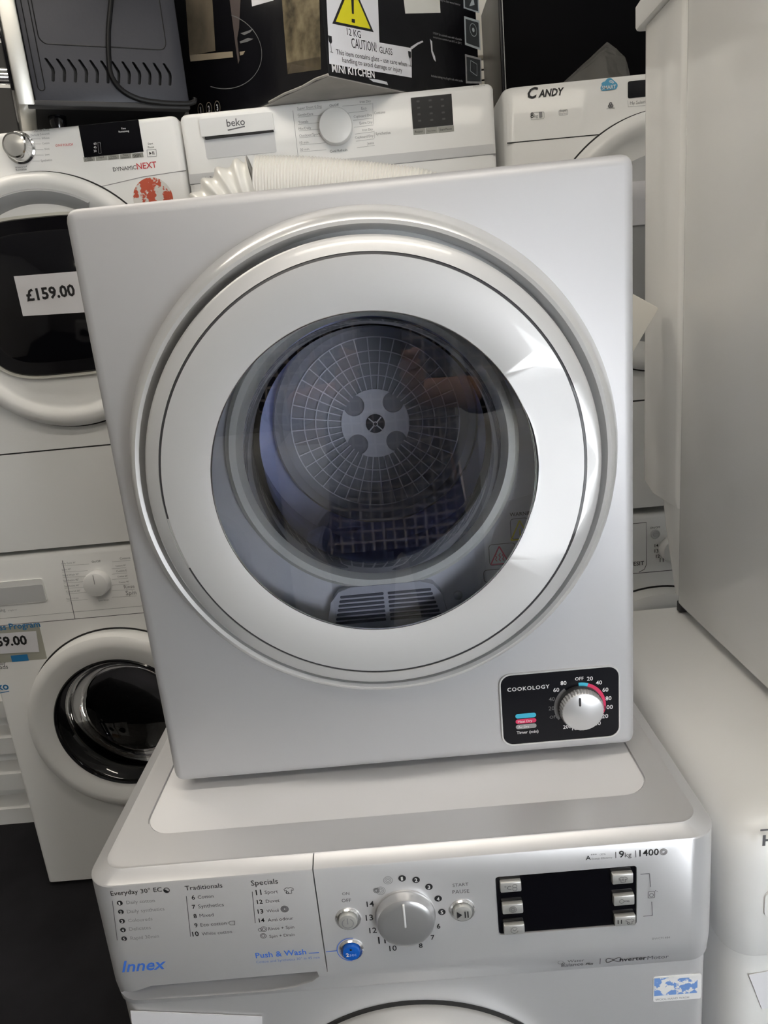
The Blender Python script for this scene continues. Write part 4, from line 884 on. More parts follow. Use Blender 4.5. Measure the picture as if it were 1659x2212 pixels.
# ------------------------------------------------------------------ right foreground pair
FT = ZO-0.022
def build_right_front():
    t = thing('washing_machine', 'white washing machine at the right edge with grey H lettering, rounded top corner', 'washing machine', (0.85, 0.15, 0.0))
    x0, x1, y0, y1 = 0.551, 1.15, -0.112, 0.385
    lv = [(x0+0.004, x1, y0+0.004, y1, 0.026, 0.015), (x0+0.004, x1, y0+0.004, y1, 0.026, FT-0.150), (x0+0.004, x1, y0+0.004, y1, 0.035, FT-0.1503)]
    obj('body', loft_z(lv[:2], 8), WHITE, t)
    lv = [(x0+0.002, x1, y0+0.002, y1, 0.027, FT-0.1495), (x0, x1, y0, y1, 0.028, FT-0.146), (x0, x1, y0, y1, 0.030, FT-0.040), (x0+0.003, x1-0.003, y0+0.003, y1, 0.029, FT-0.024), (x0+0.010, x1-0.010, y0+0.010, y1, 0.027, FT-0.011), (x0+0.022, x1-0.022, y0+0.022, y1, 0.021, FT-0.003), (x0+0.036, x1-0.036, y0+0.038, y1, 0.014, FT)]
    obj('fascia', loft_z(lv, 8), WHITE, t)
    for fx in (x0+0.06, x1-0.06):
        for fy in (y0+0.06, y1-0.06): obj('foot', tube([(fx, fy, 0), (fx, fy, 0.02)], 0.02, 14), RUBBER, t)
    Yf = y0-0.0004
    ptext(t, 'HOTPOINT', (1646, 1828), (1860, 1806), Yf, mat('logo_grey', (0.13, 0.13, 0.14), 0.4), 0.03, h=0.0115)
    plines(t, [((1642, 1793), (1800, 1779))], Yf, INKG, 0.002)
    a = at(1650, 1960, Y=y0); obj('drawer_window', prism(rrect(a.x, a.x+0.10, a.z-0.012, a.z+0.020, 0.008, 4), y0-0.0016, y0+0.002), mat('bright_white_plastic', (0.88, 0.88, 0.88), 0.3), t)
    bx = 0.85; round_door(t, bx, FT-0.40, y0+0.004, 0.20)
    # stacked dryer above, seen from its side
    t = thing('tumble_dryer', 'tall white glossy appliance side stacked at the right edge of the picture', 'tumble dryer', (0.99, 0.15, FT))
    gx0, gx1, gy0, gy1, gz0, gz1 = 0.692, 1.29, -0.125, 0.375, FT+0.012, FT+0.860
    lv = [(gx0+0.004, gx1, gy0, gy1-0.004, 0.012, gz0), (gx0, gx1, gy0, gy1, 0.014, gz0+0.006), (gx0, gx1, gy0, gy1, 0.014, gz1)]
    obj('body', loft_z(lv, 5), WHITE2, t)
    obj('rear_cover', loft_z([(gx0+0.004, gx1-0.004, gy1-0.002, gy1+0.12, 0.012, FT+0.165), (gx0+0.0015, gx1-0.0015, gy1-0.002, gy1+0.155, 0.016, FT+0.180), (gx0+0.0015, gx1-0.0015, gy1-0.002, gy1+0.155, 0.016, gz1)], 5), WHITE2, t)
    obj('rear_base', loft_z([(gx0+0.006, gx1-0.006, gy1-0.002, gy1+0.02, 0.006, gz0+0.01), (gx0+0.006, gx1-0.006, gy1-0.002, gy1+0.062, 0.006, gz0+0.11), (gx0+0.006, gx1-0.006, gy1-0.002, gy1+0.075, 0.006, FT+0.168)], 4), WHITE2, t)
    lid = [(gx0-0.008, gx1+0.008, gy0-0.01, gy1+0.163, 0.012, gz1+0.001), (gx0-0.009, gx1+0.009, gy0-0.012, gy1+0.165, 0.013, gz1+0.004), (gx0-0.009, gx1+0.009, gy0-0.012, gy1+0.165, 0.013, gz1+0.030), (gx0-0.003, gx1+0.003, gy0-0.006, gy1+0.159, 0.012, gz1+0.038)]
    obj('lid', loft_z(lid, 5), WHITE, t)
    for fy in (0.0, 0.32):
        for fx in (gx0+0.05, gx1-0.10): obj('foot', tube([(fx, fy, FT+0.0008), (fx, fy, gz0+0.004)], 0.018, 14), RUBBER, t)
    obj('corner_bracket', box(gx0+0.001, gx0+0.02, gy1-0.014, gy1-0.002, FT+0.001, gz0+0.006, 0.002), RUBBER, t)
build_right_front()
card('paper_card', 'tilted white paper card at the lower right corner on the white washer', ((1617, 2105), (1720, 2085), (1745, 2175), (1645, 2178)), -0.1086)

# ------------------------------------------------------------------ mini oven
def build_oven():
    z0 = AZ1+0.024; A = Vector((-0.332, 0.775, 0)); B = Vector((-0.066, 0.893, 0)); ang = math.atan2(B.y-A.y, B.x-A.x); L = 0.292
    t = thing('mini_oven', 'black mini oven with chevron vents and steel front edge, on the left dryer', 'mini oven', (A.x, A.y, AZ1), ang)
    # local frame: x along the side panel from the oven front, y into the oven, z up
    H, Dp = 0.30, 0.45; zb = 0.024
    def chev(x, z):
        return [(x-0.0070, z+0.0185), (x-0.0048, z+0.0195), (x-0.0022, z+0.0185), (x+0.0064, z+0.003), (x+0.0066, z-0.003), (x+0.0032, z-0.0180), (x+0.0008, z-0.0195), (x-0.0022, z-0.0180), (x+0.0010, z-0.002), (x+0.0008, z+0.0015)]
    cutters = bmesh.new()
    for k in range(12): prism(chev(0.050+k*0.0190, zb+0.056), -0.01, 0.012, cutters)
    side = cut(box(0.014, L, 0.0, 0.006, zb, zb+H, 0.0025, 2), cutters)
    OVB = mat('oven_black_steel', (0.032, 0.033, 0.042), 0.42, 0.3, bump=0.15, bscale=160)
    body = obj('body', box(0.012, L-0.001, 0.016, Dp, zb+0.001, zb+H-0.001, 0.003), GAP, t, local=True)
    s = obj('side_panel', side, OVB, t, local=True)
    def groove(P, closed=True):
        bm = bmesh.new()
        Q = P+P[:1] if closed else P
        tube([(x, -0.0002, z) for x, z in Q], 0.0011, 6, bm); return bm
    obj('pressed_groove', groove(rrect(0.040, L-0.028, zb+0.098, zb+H-0.02, 0.014, 5)), mat('groove_black', (0.006, 0.006, 0.007), 0.5), s, local=True)
    obj('pressed_groove', groove(rrect(0.0225, 0.0345, zb+0.022, zb+H-0.03, 0.0058, 5)), MATS['groove_black'], s, local=True)
    obj('front_trim', box(-0.016, 0.013, -0.003, Dp, zb-0.003, zb+H+0.003, 0.003, 2), mat('brushed_steel', (0.62, 0.61, 0.57), 0.35, 0.8), t, local=True)
    obj('door_glass', box(-0.022, -0.015, 0.03, Dp-0.14, zb+0.03, zb+H-0.03, 0.002), BLACKG, t, local=True)
    for z in (0.065, 0.14, 0.21):
        kb = tube([(-0.014, Dp-0.37, zb+z), (-0.040, Dp-0.37, zb+z)], 0.017, 24); 
        obj('control_knob', kb, CHROME, t, local=True)
    hb = tube(spline([(-0.018, 0.06, zb+H-0.05), (-0.045, 0.07, zb+H-0.05), (-0.047, 0.2, zb+H-0.05), (-0.045, Dp-0.17, zb+H-0.05), (-0.018, Dp-0.16, zb+H-0.05)], 5), 0.006, 10)
    obj('door_handle', hb, CHROME, t, local=True)
    for x in (0.05, L-0.04):
        for y in (0.085, Dp-0.06):
            obj('foot', tube([(x, y, 0.0), (x, y, 0.016), (x, y, zb+0.003)], [0.013, 0.016, 0.017], 18), BLACKG, t, local=True)
    # mains lead hanging down the side
    def loc(px, py, off=-0.006):
        # point on the side panel plane (local x,z) read off the photo
        d = _f + (px-829.5)/FPX*RGT - (py-1106)/FPX*UPV; n = Vector((math.sin(ang), -math.cos(ang), 0)); tt = (A-CAM).dot(n)/d.dot(n); p = CAM+tt*d
        q = p-Vector((A.x, A.y, AZ1)); c, s_ = math.cos(-ang), math.sin(-ang); return (q.x*c-q.y*s_, off, q.z)
    path = [loc(244, -60), loc(240, 0), loc(234, 70), loc(235, 130), loc(240, 165), loc(262, 196), loc(300, 216), loc(350, 224), loc(398, 226), loc(418, 222), loc(420, 214)]
    obj('mains_lead', tube(spline(path, 6), 0.0046, 10), mat('lead_black', (0.006, 0.006, 0.007), 0.45, spec=0.3), t, local=True)
    # vent edge at the panel bottom
    obj('base_rim', box(0.0, L, -0.002, 0.02, zb-0.004, zb+0.006, 0.002), RUBBER, t, local=True)
build_oven()

# ------------------------------------------------------------------ cardboard box
def build_box():
    z0 = CZ1+0.001; K = at(710, 163, Z=z0); R1 = at(850, 193, Z=z0); ang = math.atan2(R1.y-K.y, R1.x-K.x)
    LR, LL, H = 0.432, 0.45, 0.27
    t = thing('cardboard_box', 'black printed cardboard mini kitchen box with white caution label, corner towards camera', 'cardboard box', (K.x, K.y, z0), ang)
    BK = mat('carton_black', (0.006, 0.006, 0.008), 0.2, 0.0, 0.0, bump=0.35, bscale=35, spec=0.4)
    CB = mat('carton_board', (0.42, 0.40, 0.37), 0.8, bump=0.2, bscale=150, var=0.1, vscale=20)
    obj('carton', box(0, LR, 0, LL, 0.0008, H, 0.002, 2), BK, t, local=True)
    obj('bottom_board', box(0.002, LR-0.002, 0.002, LL-0.002, -0.0006, 0.0012), CB, t, local=True)
    n_r = Vector((math.sin(ang), -math.cos(ang), 0))     # right face normal (local -y)
    n_l = Vector((-math.cos(ang), -math.sin(ang), 0))    # left face normal (local -x)
    Ko = Vector((K.x, K.y, z0)); ex = Vector((math.cos(ang), math.sin(ang), 0)); ey = Vector((-math.sin(ang), math.cos(ang), 0))
    def onR(px, py):
        d = _f + (px-829.5)/FPX*RGT - (py-1106)/FPX*UPV; p = CAM+d*((Ko-CAM).dot(n_r)/d.dot(n_r)); q = p-Ko; return (q.dot(ex), q.z)
    def onL(px, py):
        d = _f + (px-829.5)/FPX*RGT - (py-1106)/FPX*UPV; p = CAM+d*((Ko-CAM).dot(n_l)/d.dot(n_l)); q = p-Ko; return (q.dot(ey), q.z)
    def faceR(name, pts, m, off=0.0006, par=t):
        bm = bmesh.new(); poly_bm(bm, [onR(*p) for p in pts], -off); return obj(name, bm, m, par, local=True)
    def faceRl(name, pts, m, off, par):
        bm = bmesh.new(); poly_bm(bm, pts, -off); return obj(name, bm, m, par, local=True)
    def faceL(name, pts, m, off=0.0006, par=t):
        bm = bmesh.new(); P = [onL(*p) for p in pts]; bm.faces.new([bm.verts.new((-off, y, z)) for y, z in P]); return obj(name, bm, m, par, local=True)
    def textR(s, p0, p1, m, off=0.0012, bold=0.0, par=t, h=None):
        a, b = onR(*p0), onR(*p1); me = text_mesh(s, bold); xs = [v.co.x for v in me.vertices]; k = (b[0]-a[0])/(max(xs)-min(xs)); kz = k if h is None else h/max(v.co.y for v in me.vertices); sl = (b[1]-a[1])/(b[0]-a[0])
        for v in me.vertices:
            x = (v.co.x-min(xs))*k; v.co = Vector((a[0]+x, -off, a[1]+sl*x+v.co.y*kz))
        return obj('lettering', me, m, par, local=True)
    LBL = mat('label_white', (0.82, 0.82, 0.86), 0.5, bump=0.05, bscale=40)
    cl = faceR('caution_label', ((702, -60), (814, -60), (819, 92), (888, 104), (889, 168), (711, 138)), LBL)
    cl['label'] = 'white caution label with yellow warning triangle'
    T0, T1, T2 = onR(717, 51.5), onR(806.5, 70), onR(757, -46)
    faceRl('warning_triangle', [T0, T1, T2], INK, 0.0009, cl)
    c = ((T0[0]+T1[0]+T2[0])/3, (T0[1]+T1[1]+T2[1])/3); sh = lambda p: (c[0]+(p[0]-c[0])*0.84, c[1]+(p[1]-c[1])*0.84)
    faceRl('triangle_fill', [sh(T0), sh(T1), sh(T2)], YELLOW, 0.0012, cl)
    faceR('exclamation_bar', ((756, -30), (763, -29), (763, 31), (759, 30)), INK, 0.0015, cl); faceR('exclamation_dot', ((758.5, 41), (765.5, 42.3), (765.5, 50.5), (758.5, 49)), INK, 0.0015, cl)
    textR('12 KG', (749, 76), (779, 83), INK, par=cl, h=0.0110)
    textR('CAUTION!', (759, 103.5), (813, 113), INK, par=cl, h=0.0155); textR('GLASS', (819, 114.5), (847, 119.5), INK, par=cl, h=0.0105)
    textR('This item contains glass - use care when', (725.5, 117.5), (878, 144), INK, par=cl, h=0.0078); textR('handling to avoid damage or injury', (739, 134.5), (868, 157), INK, par=cl, h=0.0078)
    for (gx, gy) in ((713, 92), (884.5, 124)):
        x, z = onR(gx, gy); bm = bmesh.new(); poly_bm(bm, [(x-0.0042, z+0.010), (x-0.0036, z+0.001), (x-0.001, z-0.002), (x+0.001, z-0.002), (x+0.0036, z+0.001), (x+0.0042, z+0.010)], -0.0012); line_bm(bm, (x, z-0.001), (x, z-0.0150), 0.0009, -0.0012); line_bm(bm, (x-0.0034, z-0.0150), (x+0.0034, z-0.0150), 0.0008, -0.0012); obj('glass_symbol', bm, INK, cl, local=True)
    textR('MINI KITCHEN', (717, 155), (809, 169), INKW, 0.0008, 0.02, h=0.0120)
    textR('1700W fan assisted oven with adjustable', (935, 74), (997, 88), INKL, 0.0008); textR('temperature controls from 80\u00b0C to 230\u00b0C', (935, 82), (997, 96), INKL, 0.0008); textR('Includes baking tray & grill rack with handle', (931, 166), (999, 177.5), INKL, 0.0008)
    textR('easy to clean enamel interior', (950, 2), (994, 13), INKL, 0.0008)
    faceR('blank_label', ((868, -30), (948, -30), (951, 28), (875, 29.5)), mat('label_cream', (0.80, 0.79, 0.74), 0.5))
    PALE = mat('photo_pale', (0.45, 0.50, 0.53), 0.5)
    for p, inner in ((((1000, -20), (1033, -12), (1035, 29), (1001, 18)), 0), (((1002, 35), (1035, 45), (1038, 109), (1004, 97)), 1), (((1004, 117), (1039, 126), (1040, 181), (1006, 180)), 2)):
        f = faceR('picture_frame', p, PALE if inner != 2 else INKL); q = [onR(*k) for k in p]; cc = (sum(a for a, b in q)/4, sum(b for a, b in q)/4)
        k = 0.84; dk = faceRl('picture', [(cc[0]+(a-cc[0])*k, cc[1]+(b-cc[1])*k) for a, b in q], mat('photo_dark', (0.03, 0.035, 0.04), 0.35), 0.0009, f)
        bm = bmesh.new()
        if inner == 1: disc_bm(bm, cc[0]+0.003, cc[1]+0.006, 0.012, -0.0012, 24, 0.0108); disc_bm(bm, cc[0]+0.003, cc[1]+0.006, 0.004, -0.0012, 16)
        elif inner == 2:
            P = [(cc[0]-0.012, cc[1]-0.004), (cc[0]+0.010, cc[1]-0.010), (cc[0]+0.012, cc[1]+0.012), (cc[0]-0.009, cc[1]+0.016)]
            for a, b in zip(P, P[1:]+P[:1]): line_bm(bm, a, b, 0.0010, -0.0012)
        else: poly_bm(bm, [(cc[0]-0.008, cc[1]-0.01), (cc[0]+0.010, cc[1]-0.004), (cc[0]+0.006, cc[1]+0.01)], -0.0012)
        obj('picture_detail', bm, PALE, f, local=True)
    # scuffs where the print has torn
    SC = mat('torn_paper', (0.62, 0.62, 0.66), 0.7)
    for k, pts in enumerate((((886, 102), (902, 92), (912, 88), (914, 91), (902, 97), (889, 107)), ((928, 84), (933, 90), (934, 110), (939, 122), (941, 134), (936, 128), (931, 112), (930, 98)), ((796, 170), (815, 172), (835, 177), (838, 184), (826, 181), (806, 177)))):
        faceR('torn_patch', pts, SC, 0.0007)
    # left face print: oven photographs
    BR = mat('photo_bronze', (0.20, 0.165, 0.12), 0.3, 0.3, var=0.5, vscale=14); BR2 = mat('photo_bronze_dark', (0.045, 0.038, 0.03), 0.3, 0.3); BR3 = mat('photo_tan', (0.36, 0.30, 0.22), 0.4)
    faceL('oven_photo', ((400, -20), (458, -20), (466, 110), (410, 120)), BR); faceL('oven_photo_edge', ((410, 119), (503, 111), (504, 124), (412, 133)), BR3)
    faceL('jug_photo', ((494, -20), (521, -20), (517, 60), (513, 84), (518, 130), (515, 138), (510, 104)), mat('photo_dusk', (0.10, 0.08, 0.075), 0.3))
    faceL('oven_photo', ((608, -20), (690, -20), (694, 150), (622, 160), (614, 60)), mat('photo_gold', (0.22, 0.18, 0.11), 0.25, 0.2, var=0.7, vscale=30)); faceL('oven_photo_edge', ((620, 136), (692, 122), (694, 150), (622, 160)), BR)
    bm = bmesh.new(); P = []
    for k in range(26):
        a = math.radians(70-k*7.2); P.append((478+88*math.cos(a)-20*math.sin(a)*0.4, 110-82*math.sin(a)))
    Q = [onL(*p) for p in P]
    for a, b in zip(Q, Q[1:]):
        d = Vector((b[0]-a[0], b[1]-a[1])); n = Vector((-d.y, d.x)).normalized()*0.0007
        bm.faces.new([bm.verts.new((-0.0008, y, z)) for y, z in ((a[0]+n.x, a[1]+n.y), (a[0]-n.x, a[1]-n.y), (b[0]-n.x, b[1]-n.y), (b[0]+n.x, b[1]+n.y))])
    obj('plate_outline', bm, PGREY, t, local=True)
    faceL('steam_swirl', ((520, 72), (538, 66), (548, 62), (541, 70), (528, 76)), PGREY); faceL('steam_swirl', ((518, 90), (536, 82), (548, 84), (536, 90), (520, 94)), PGREY); faceL('steam_swirl', ((518, 112), (530, 110), (526, 118), (519, 120)), BR3)
    faceL('paper_label', ((542, -20), (590, -20), (592, 1), (545, 14)), LBL)
    for px_, s in ((434, '1'), (452, '2'), (470, '3')):
        y, z = onL(px_, 232+(470-px_)*0.15); bm = bmesh.new(); A_ = []
        for k in range(21):
            a = 2*PI*k/20; A_.append([bm.verts.new((-0.0008, y+r*math.cos(a), z+r*1.15*math.sin(a))) for r in (0.0105, 0.0095)])
        for a, b in zip(A_, A_[1:]): bm.faces.new((a[0], b[0], b[1], a[1]))
        o = obj('number_ring', bm, BR3, t, local=True)
        me = text_mesh(s, 0.02); xs = [v.co.x for v in me.vertices]
        for v in me.vertices: v.co = Vector((-0.0009, y-(v.co.x-(max(xs)+min(xs))/2)*0.013, z+(v.co.y-0.35)*0.016))
        obj('lettering', me, INKW, o, local=True)
    # crushed lower edge of the left face
    obj('torn_edge', tube([(-0.001, 0.0, 0.001), (-0.0035, 0.03, 0.002), (-0.001, 0.07, 0.001), (-0.003, 0.12, 0.002), (-0.001, 0.17, 0.001)], 0.0022, 6), CB, t, local=True)
build_box()

# ------------------------------------------------------------------ black appliance, plastic bag, louvre behind
def build_black():
    zb = ZO+0.865
    t = thing('black_cabinet', 'tall black glossy appliance standing behind the dryer with the blue cloud', 'appliance', (0.9, 1.2, zb))
    x0, x1 = 0.588, 1.10
    obj('panel', box(x0+0.006, x1, 1.12, 1.36, zb+0.008, zb+0.30, 0.004), mat('black_satin', (0.002, 0.002, 0.003), 0.6, spec=0.06), t)
    obj('side_trim', box(x0, x0+0.008, 1.115, 1.36, zb+0.008, zb+0.30, 0.002), BLACKP, t)
    obj('lit_edge', box(x0+0.0075, x0+0.0095, 1.1145, 1.122, zb+0.010, zb+0.30), mat('lit_edge_grey', (0.35, 0.35, 0.35), 0.3), t)  # light along the left edge, put in as a pale strip
    for fx in (x0+0.05, x1-0.05):
        for fy in (1.16, 1.32): obj('foot', tube([(fx, fy, zb-0.001), (fx, fy, zb+0.01)], 0.014, 12), RUBBER, t)
build_black()
def build_louvre():
    t = thing('louvre_panel', 'pale louvred panel glimpsed between the black box and the black appliance', 'louvre', (0.55, 1.62, 0.0))
    obj('header', box(0.30, 1.0, 1.585, 1.645, 1.995, 2.35, 0.004), mat('louvre_paint', (0.86, 0.83, 0.76), 0.6), t)
    obj('post', box(0.30, 0.33, 1.59, 1.645, 0.0, 1.995), MATS['louvre_paint'], t); obj('post', box(0.97, 1.0, 1.59, 1.645, 0.0, 1.995), MATS['louvre_paint'], t)
    bm0 = bmesh.new(); prof = [(1.588, 0.0), (1.590, -0.020), (1.594, -0.020), (1.606, 0.003)]
    A = [bm0.verts.new((0.33, y, z)) for y, z in prof]; B = [bm0.verts.new((0.97, y, z)) for y, z in prof]; bm0.faces.new(A); bm0.faces.new(B[::-1])
    for i in range(4): bm0.faces.new((A[i], B[i], B[(i+1) % 4], A[(i+1) % 4]))
    first = None
    for k in range(18):
        if first is None: o = first = obj('slat', bm0, MATS['louvre_paint'], t)
        else: o = first.copy(); C.objects.link(o); o.parent = t
        o.location = (0, 0, 1.984-k*0.026)
build_louvre()
def build_bag():
    P = {k: at(*p, Y=y) for k, p, y in (('l', (1200, 172), 0.90), ('t', (1312, 90), 0.93), ('f', (1306, 118), 0.895), ('fb', (1316, 166), 0.872), ('r', (1352, 122), 0.94), ('rb', (1366, 160), 0.935), ('bl', (1250, 168), 0.99), ('br', (1355, 158), 1.0))}
    zt = ZO+0.866
    for k in ('l', 'fb', 'rb', 'bl', 'br'): P[k].z = zt
    bm = bmesh.new(); V = {k: bm.verts.new(p) for k, p in P.items()}
    for f in (('l', 'fb', 'f'), ('l', 'f', 't'), ('f', 'fb', 'rb'), ('f', 'rb', 'r'), ('f', 'r', 't'), ('t', 'r', 'br'), ('r', 'rb', 'br'), ('t', 'br', 'bl'), ('t', 'bl', 'l')): bm.faces.new([V[k] for k in f])
    bmesh.ops.subdivide_edges(bm, edges=list(bm.edges), cuts=5, use_grid_fill=True)
    rnd = random.Random(3)
    for v in bm.verts:
        if v.co.z > zt+0.002: v.co += Vector((rnd.uniform(-1, 1), rnd.uniform(-1, 1), rnd.uniform(-1, 1)))*0.0013
    m = bpy.data.materials.new('clear_film'); m.use_nodes = True; nt = m.node_tree; nt.nodes.remove(nt.nodes['Principled BSDF'])
    tr = nt.nodes.new('ShaderNodeBsdfTransparent'); gl = nt.nodes.new('ShaderNodeBsdfGlossy'); gl.inputs['Roughness'].default_value = 0.12; df = nt.nodes.new('ShaderNodeBsdfDiffuse'); df.inputs[0].default_value = (0.6, 0.58, 0.54, 1)
    m1 = nt.nodes.new('ShaderNodeMixShader'); m1.inputs[0].default_value = 0.10; m2 = nt.nodes.new('ShaderNodeMixShader'); m2.inputs[0].default_value = 0.06
    nt.links.new(tr.outputs[0], m1.inputs[1]); nt.links.new(df.outputs[0], m1.inputs[2]); nt.links.new(m1.outputs[0], m2.inputs[1]); nt.links.new(gl.outputs[0], m2.inputs[2]); nt.links.new(m2.outputs[0], nt.nodes['Material Output'].inputs[0])
    o = obj('plastic_bag', bm, m, sharp=10); tag(o, 'crumpled clear plastic bag lying on top of the dryer with the blue cloud', 'plastic bag')
build_bag()

# ------------------------------------------------------------------ vent hose behind the silver dryer
def build_hose():
    t = thing('vent_hose', 'white corrugated vent hose curling behind the top of the silver dryer', 'hose', (0.15, 0.45, ZO))
    r = 0.050; Y = 0.47
    tops = [(548, 338), (640, 339), (740, 346), (830, 356), (905, 368), (960, 395)]
    ctrl = []
    for i, p in enumerate(tops):
        q = at(*p, Y=Y); ctrl.append((q.x, Y, q.z-r))
    tight = spline(ctrl, 60); out = []; rad = []
    # resample evenly
    def resample(P, step):
        o = [P[0]]; acc = 0.0
        for a, b in zip(P, P[1:]):
            d = (b-a).length
            while acc+d >= step:
                k = (step-acc)/d; a = a+(b-a)*k; o.append(a.copy()); d = (b-a).length; acc = 0.0
            acc += d
        return o
    P = resample(tight, 0.0011); obj('tight_section', tube(P, [r+0.0012*math.cos(2*PI*i/4) for i in range(len(P))], 40, cap=False), mat('hose_white', (0.84, 0.83, 0.79), 0.28, 0.0, 0.3), t, sharp=80)
    q = ctrl[0]
    bend = spline([q, (q[0]-0.030, Y-0.001, q[2]-0.006), (q[0]-0.058, Y-0.004, q[2]-0.026), (q[0]-0.080, Y-0.006, q[2]-0.062), (q[0]-0.088, Y-0.008, q[2]-0.115), (q[0]-0.075, Y-0.018, q[2]-0.19), (q[0]-0.04, Y-0.03, q[2]-0.26), (q[0]+0.02, Y-0.034, q[2]-0.30)], 40)
    P = resample(bend, 0.002); obj('stretched_section', tube(P, [r-0.002+0.0045*math.cos(2*PI*i/8.5) for i in range(len(P))], 40, cap=False), MATS['hose_white'], t, sharp=80)
    e = Vector(ctrl[-1]); tail = spline([e, (e.x+0.045, Y+0.005, e.z-0.05), (e.x+0.10, Y, e.z-0.10), (e.x+0.15, Y-0.02, e.z-0.14)], 40)
    P = resample(tail, 0.0011); obj('lower_section', tube(P, [r+0.0012*math.cos(2*PI*i/4) for i in range(len(P))], 40, cap=False), MATS['hose_white'], t, sharp=80)
    # flat nozzle on the free end, showing past the dryer's right side
    a = at(1430, 665, Y=0.40)
    n = box(-0.14, 0.0, -0.02, 0.02, -0.095, 0.0, 0.003, 2)
    me = bpy.data.meshes.new('nozzle'); n.to_mesh(me); n.free()
    me.transform(Matrix.Translation((a.x, 0.43, a.z)) @ Matrix.Rotation(math.radians(32), 4, 'Y'))
    nz = obj('nozzle', me, mat('nozzle_white', (0.78, 0.76, 0.70), 0.4), t)
build_hose()

# ------------------------------------------------------------------ behind the camera: photographer and machines added across the aisle for reflections
def skin_mesh(nodes, edges, root=0, sub=2):
    me = bpy.data.meshes.new('s'); me.from_pydata([n[:3] for n in nodes], edges, [])
    o = bpy.data.objects.new('s', me); C.objects.link(o)
    md = o.modifiers.new('k', 'SKIN'); md.use_smooth_shade = True
    if not me.skin_vertices: me.skin_vertices.new()
    sv = me.skin_vertices[0].data
    for i, n in enumerate(nodes):
        r = n[3]; sv[i].radius = r if hasattr(r, '__len__') else (r, r); sv[i].use_root = (i == root)
    m2 = o.modifiers.new('u', 'SUBSURF'); m2.levels = sub; m2.render_levels = sub
    dg = bpy.context.evaluated_depsgraph_get(); dg.update()
    out = bpy.data.meshes.new_from_object(o.evaluated_get(dg)); bpy.data.objects.remove(o); bpy.data.meshes.remove(me)
    return out
def join(meshes):
    bm = bmesh.new()
    for m in meshes: bm.from_mesh(m); bpy.data.meshes.remove(m)
    return bm
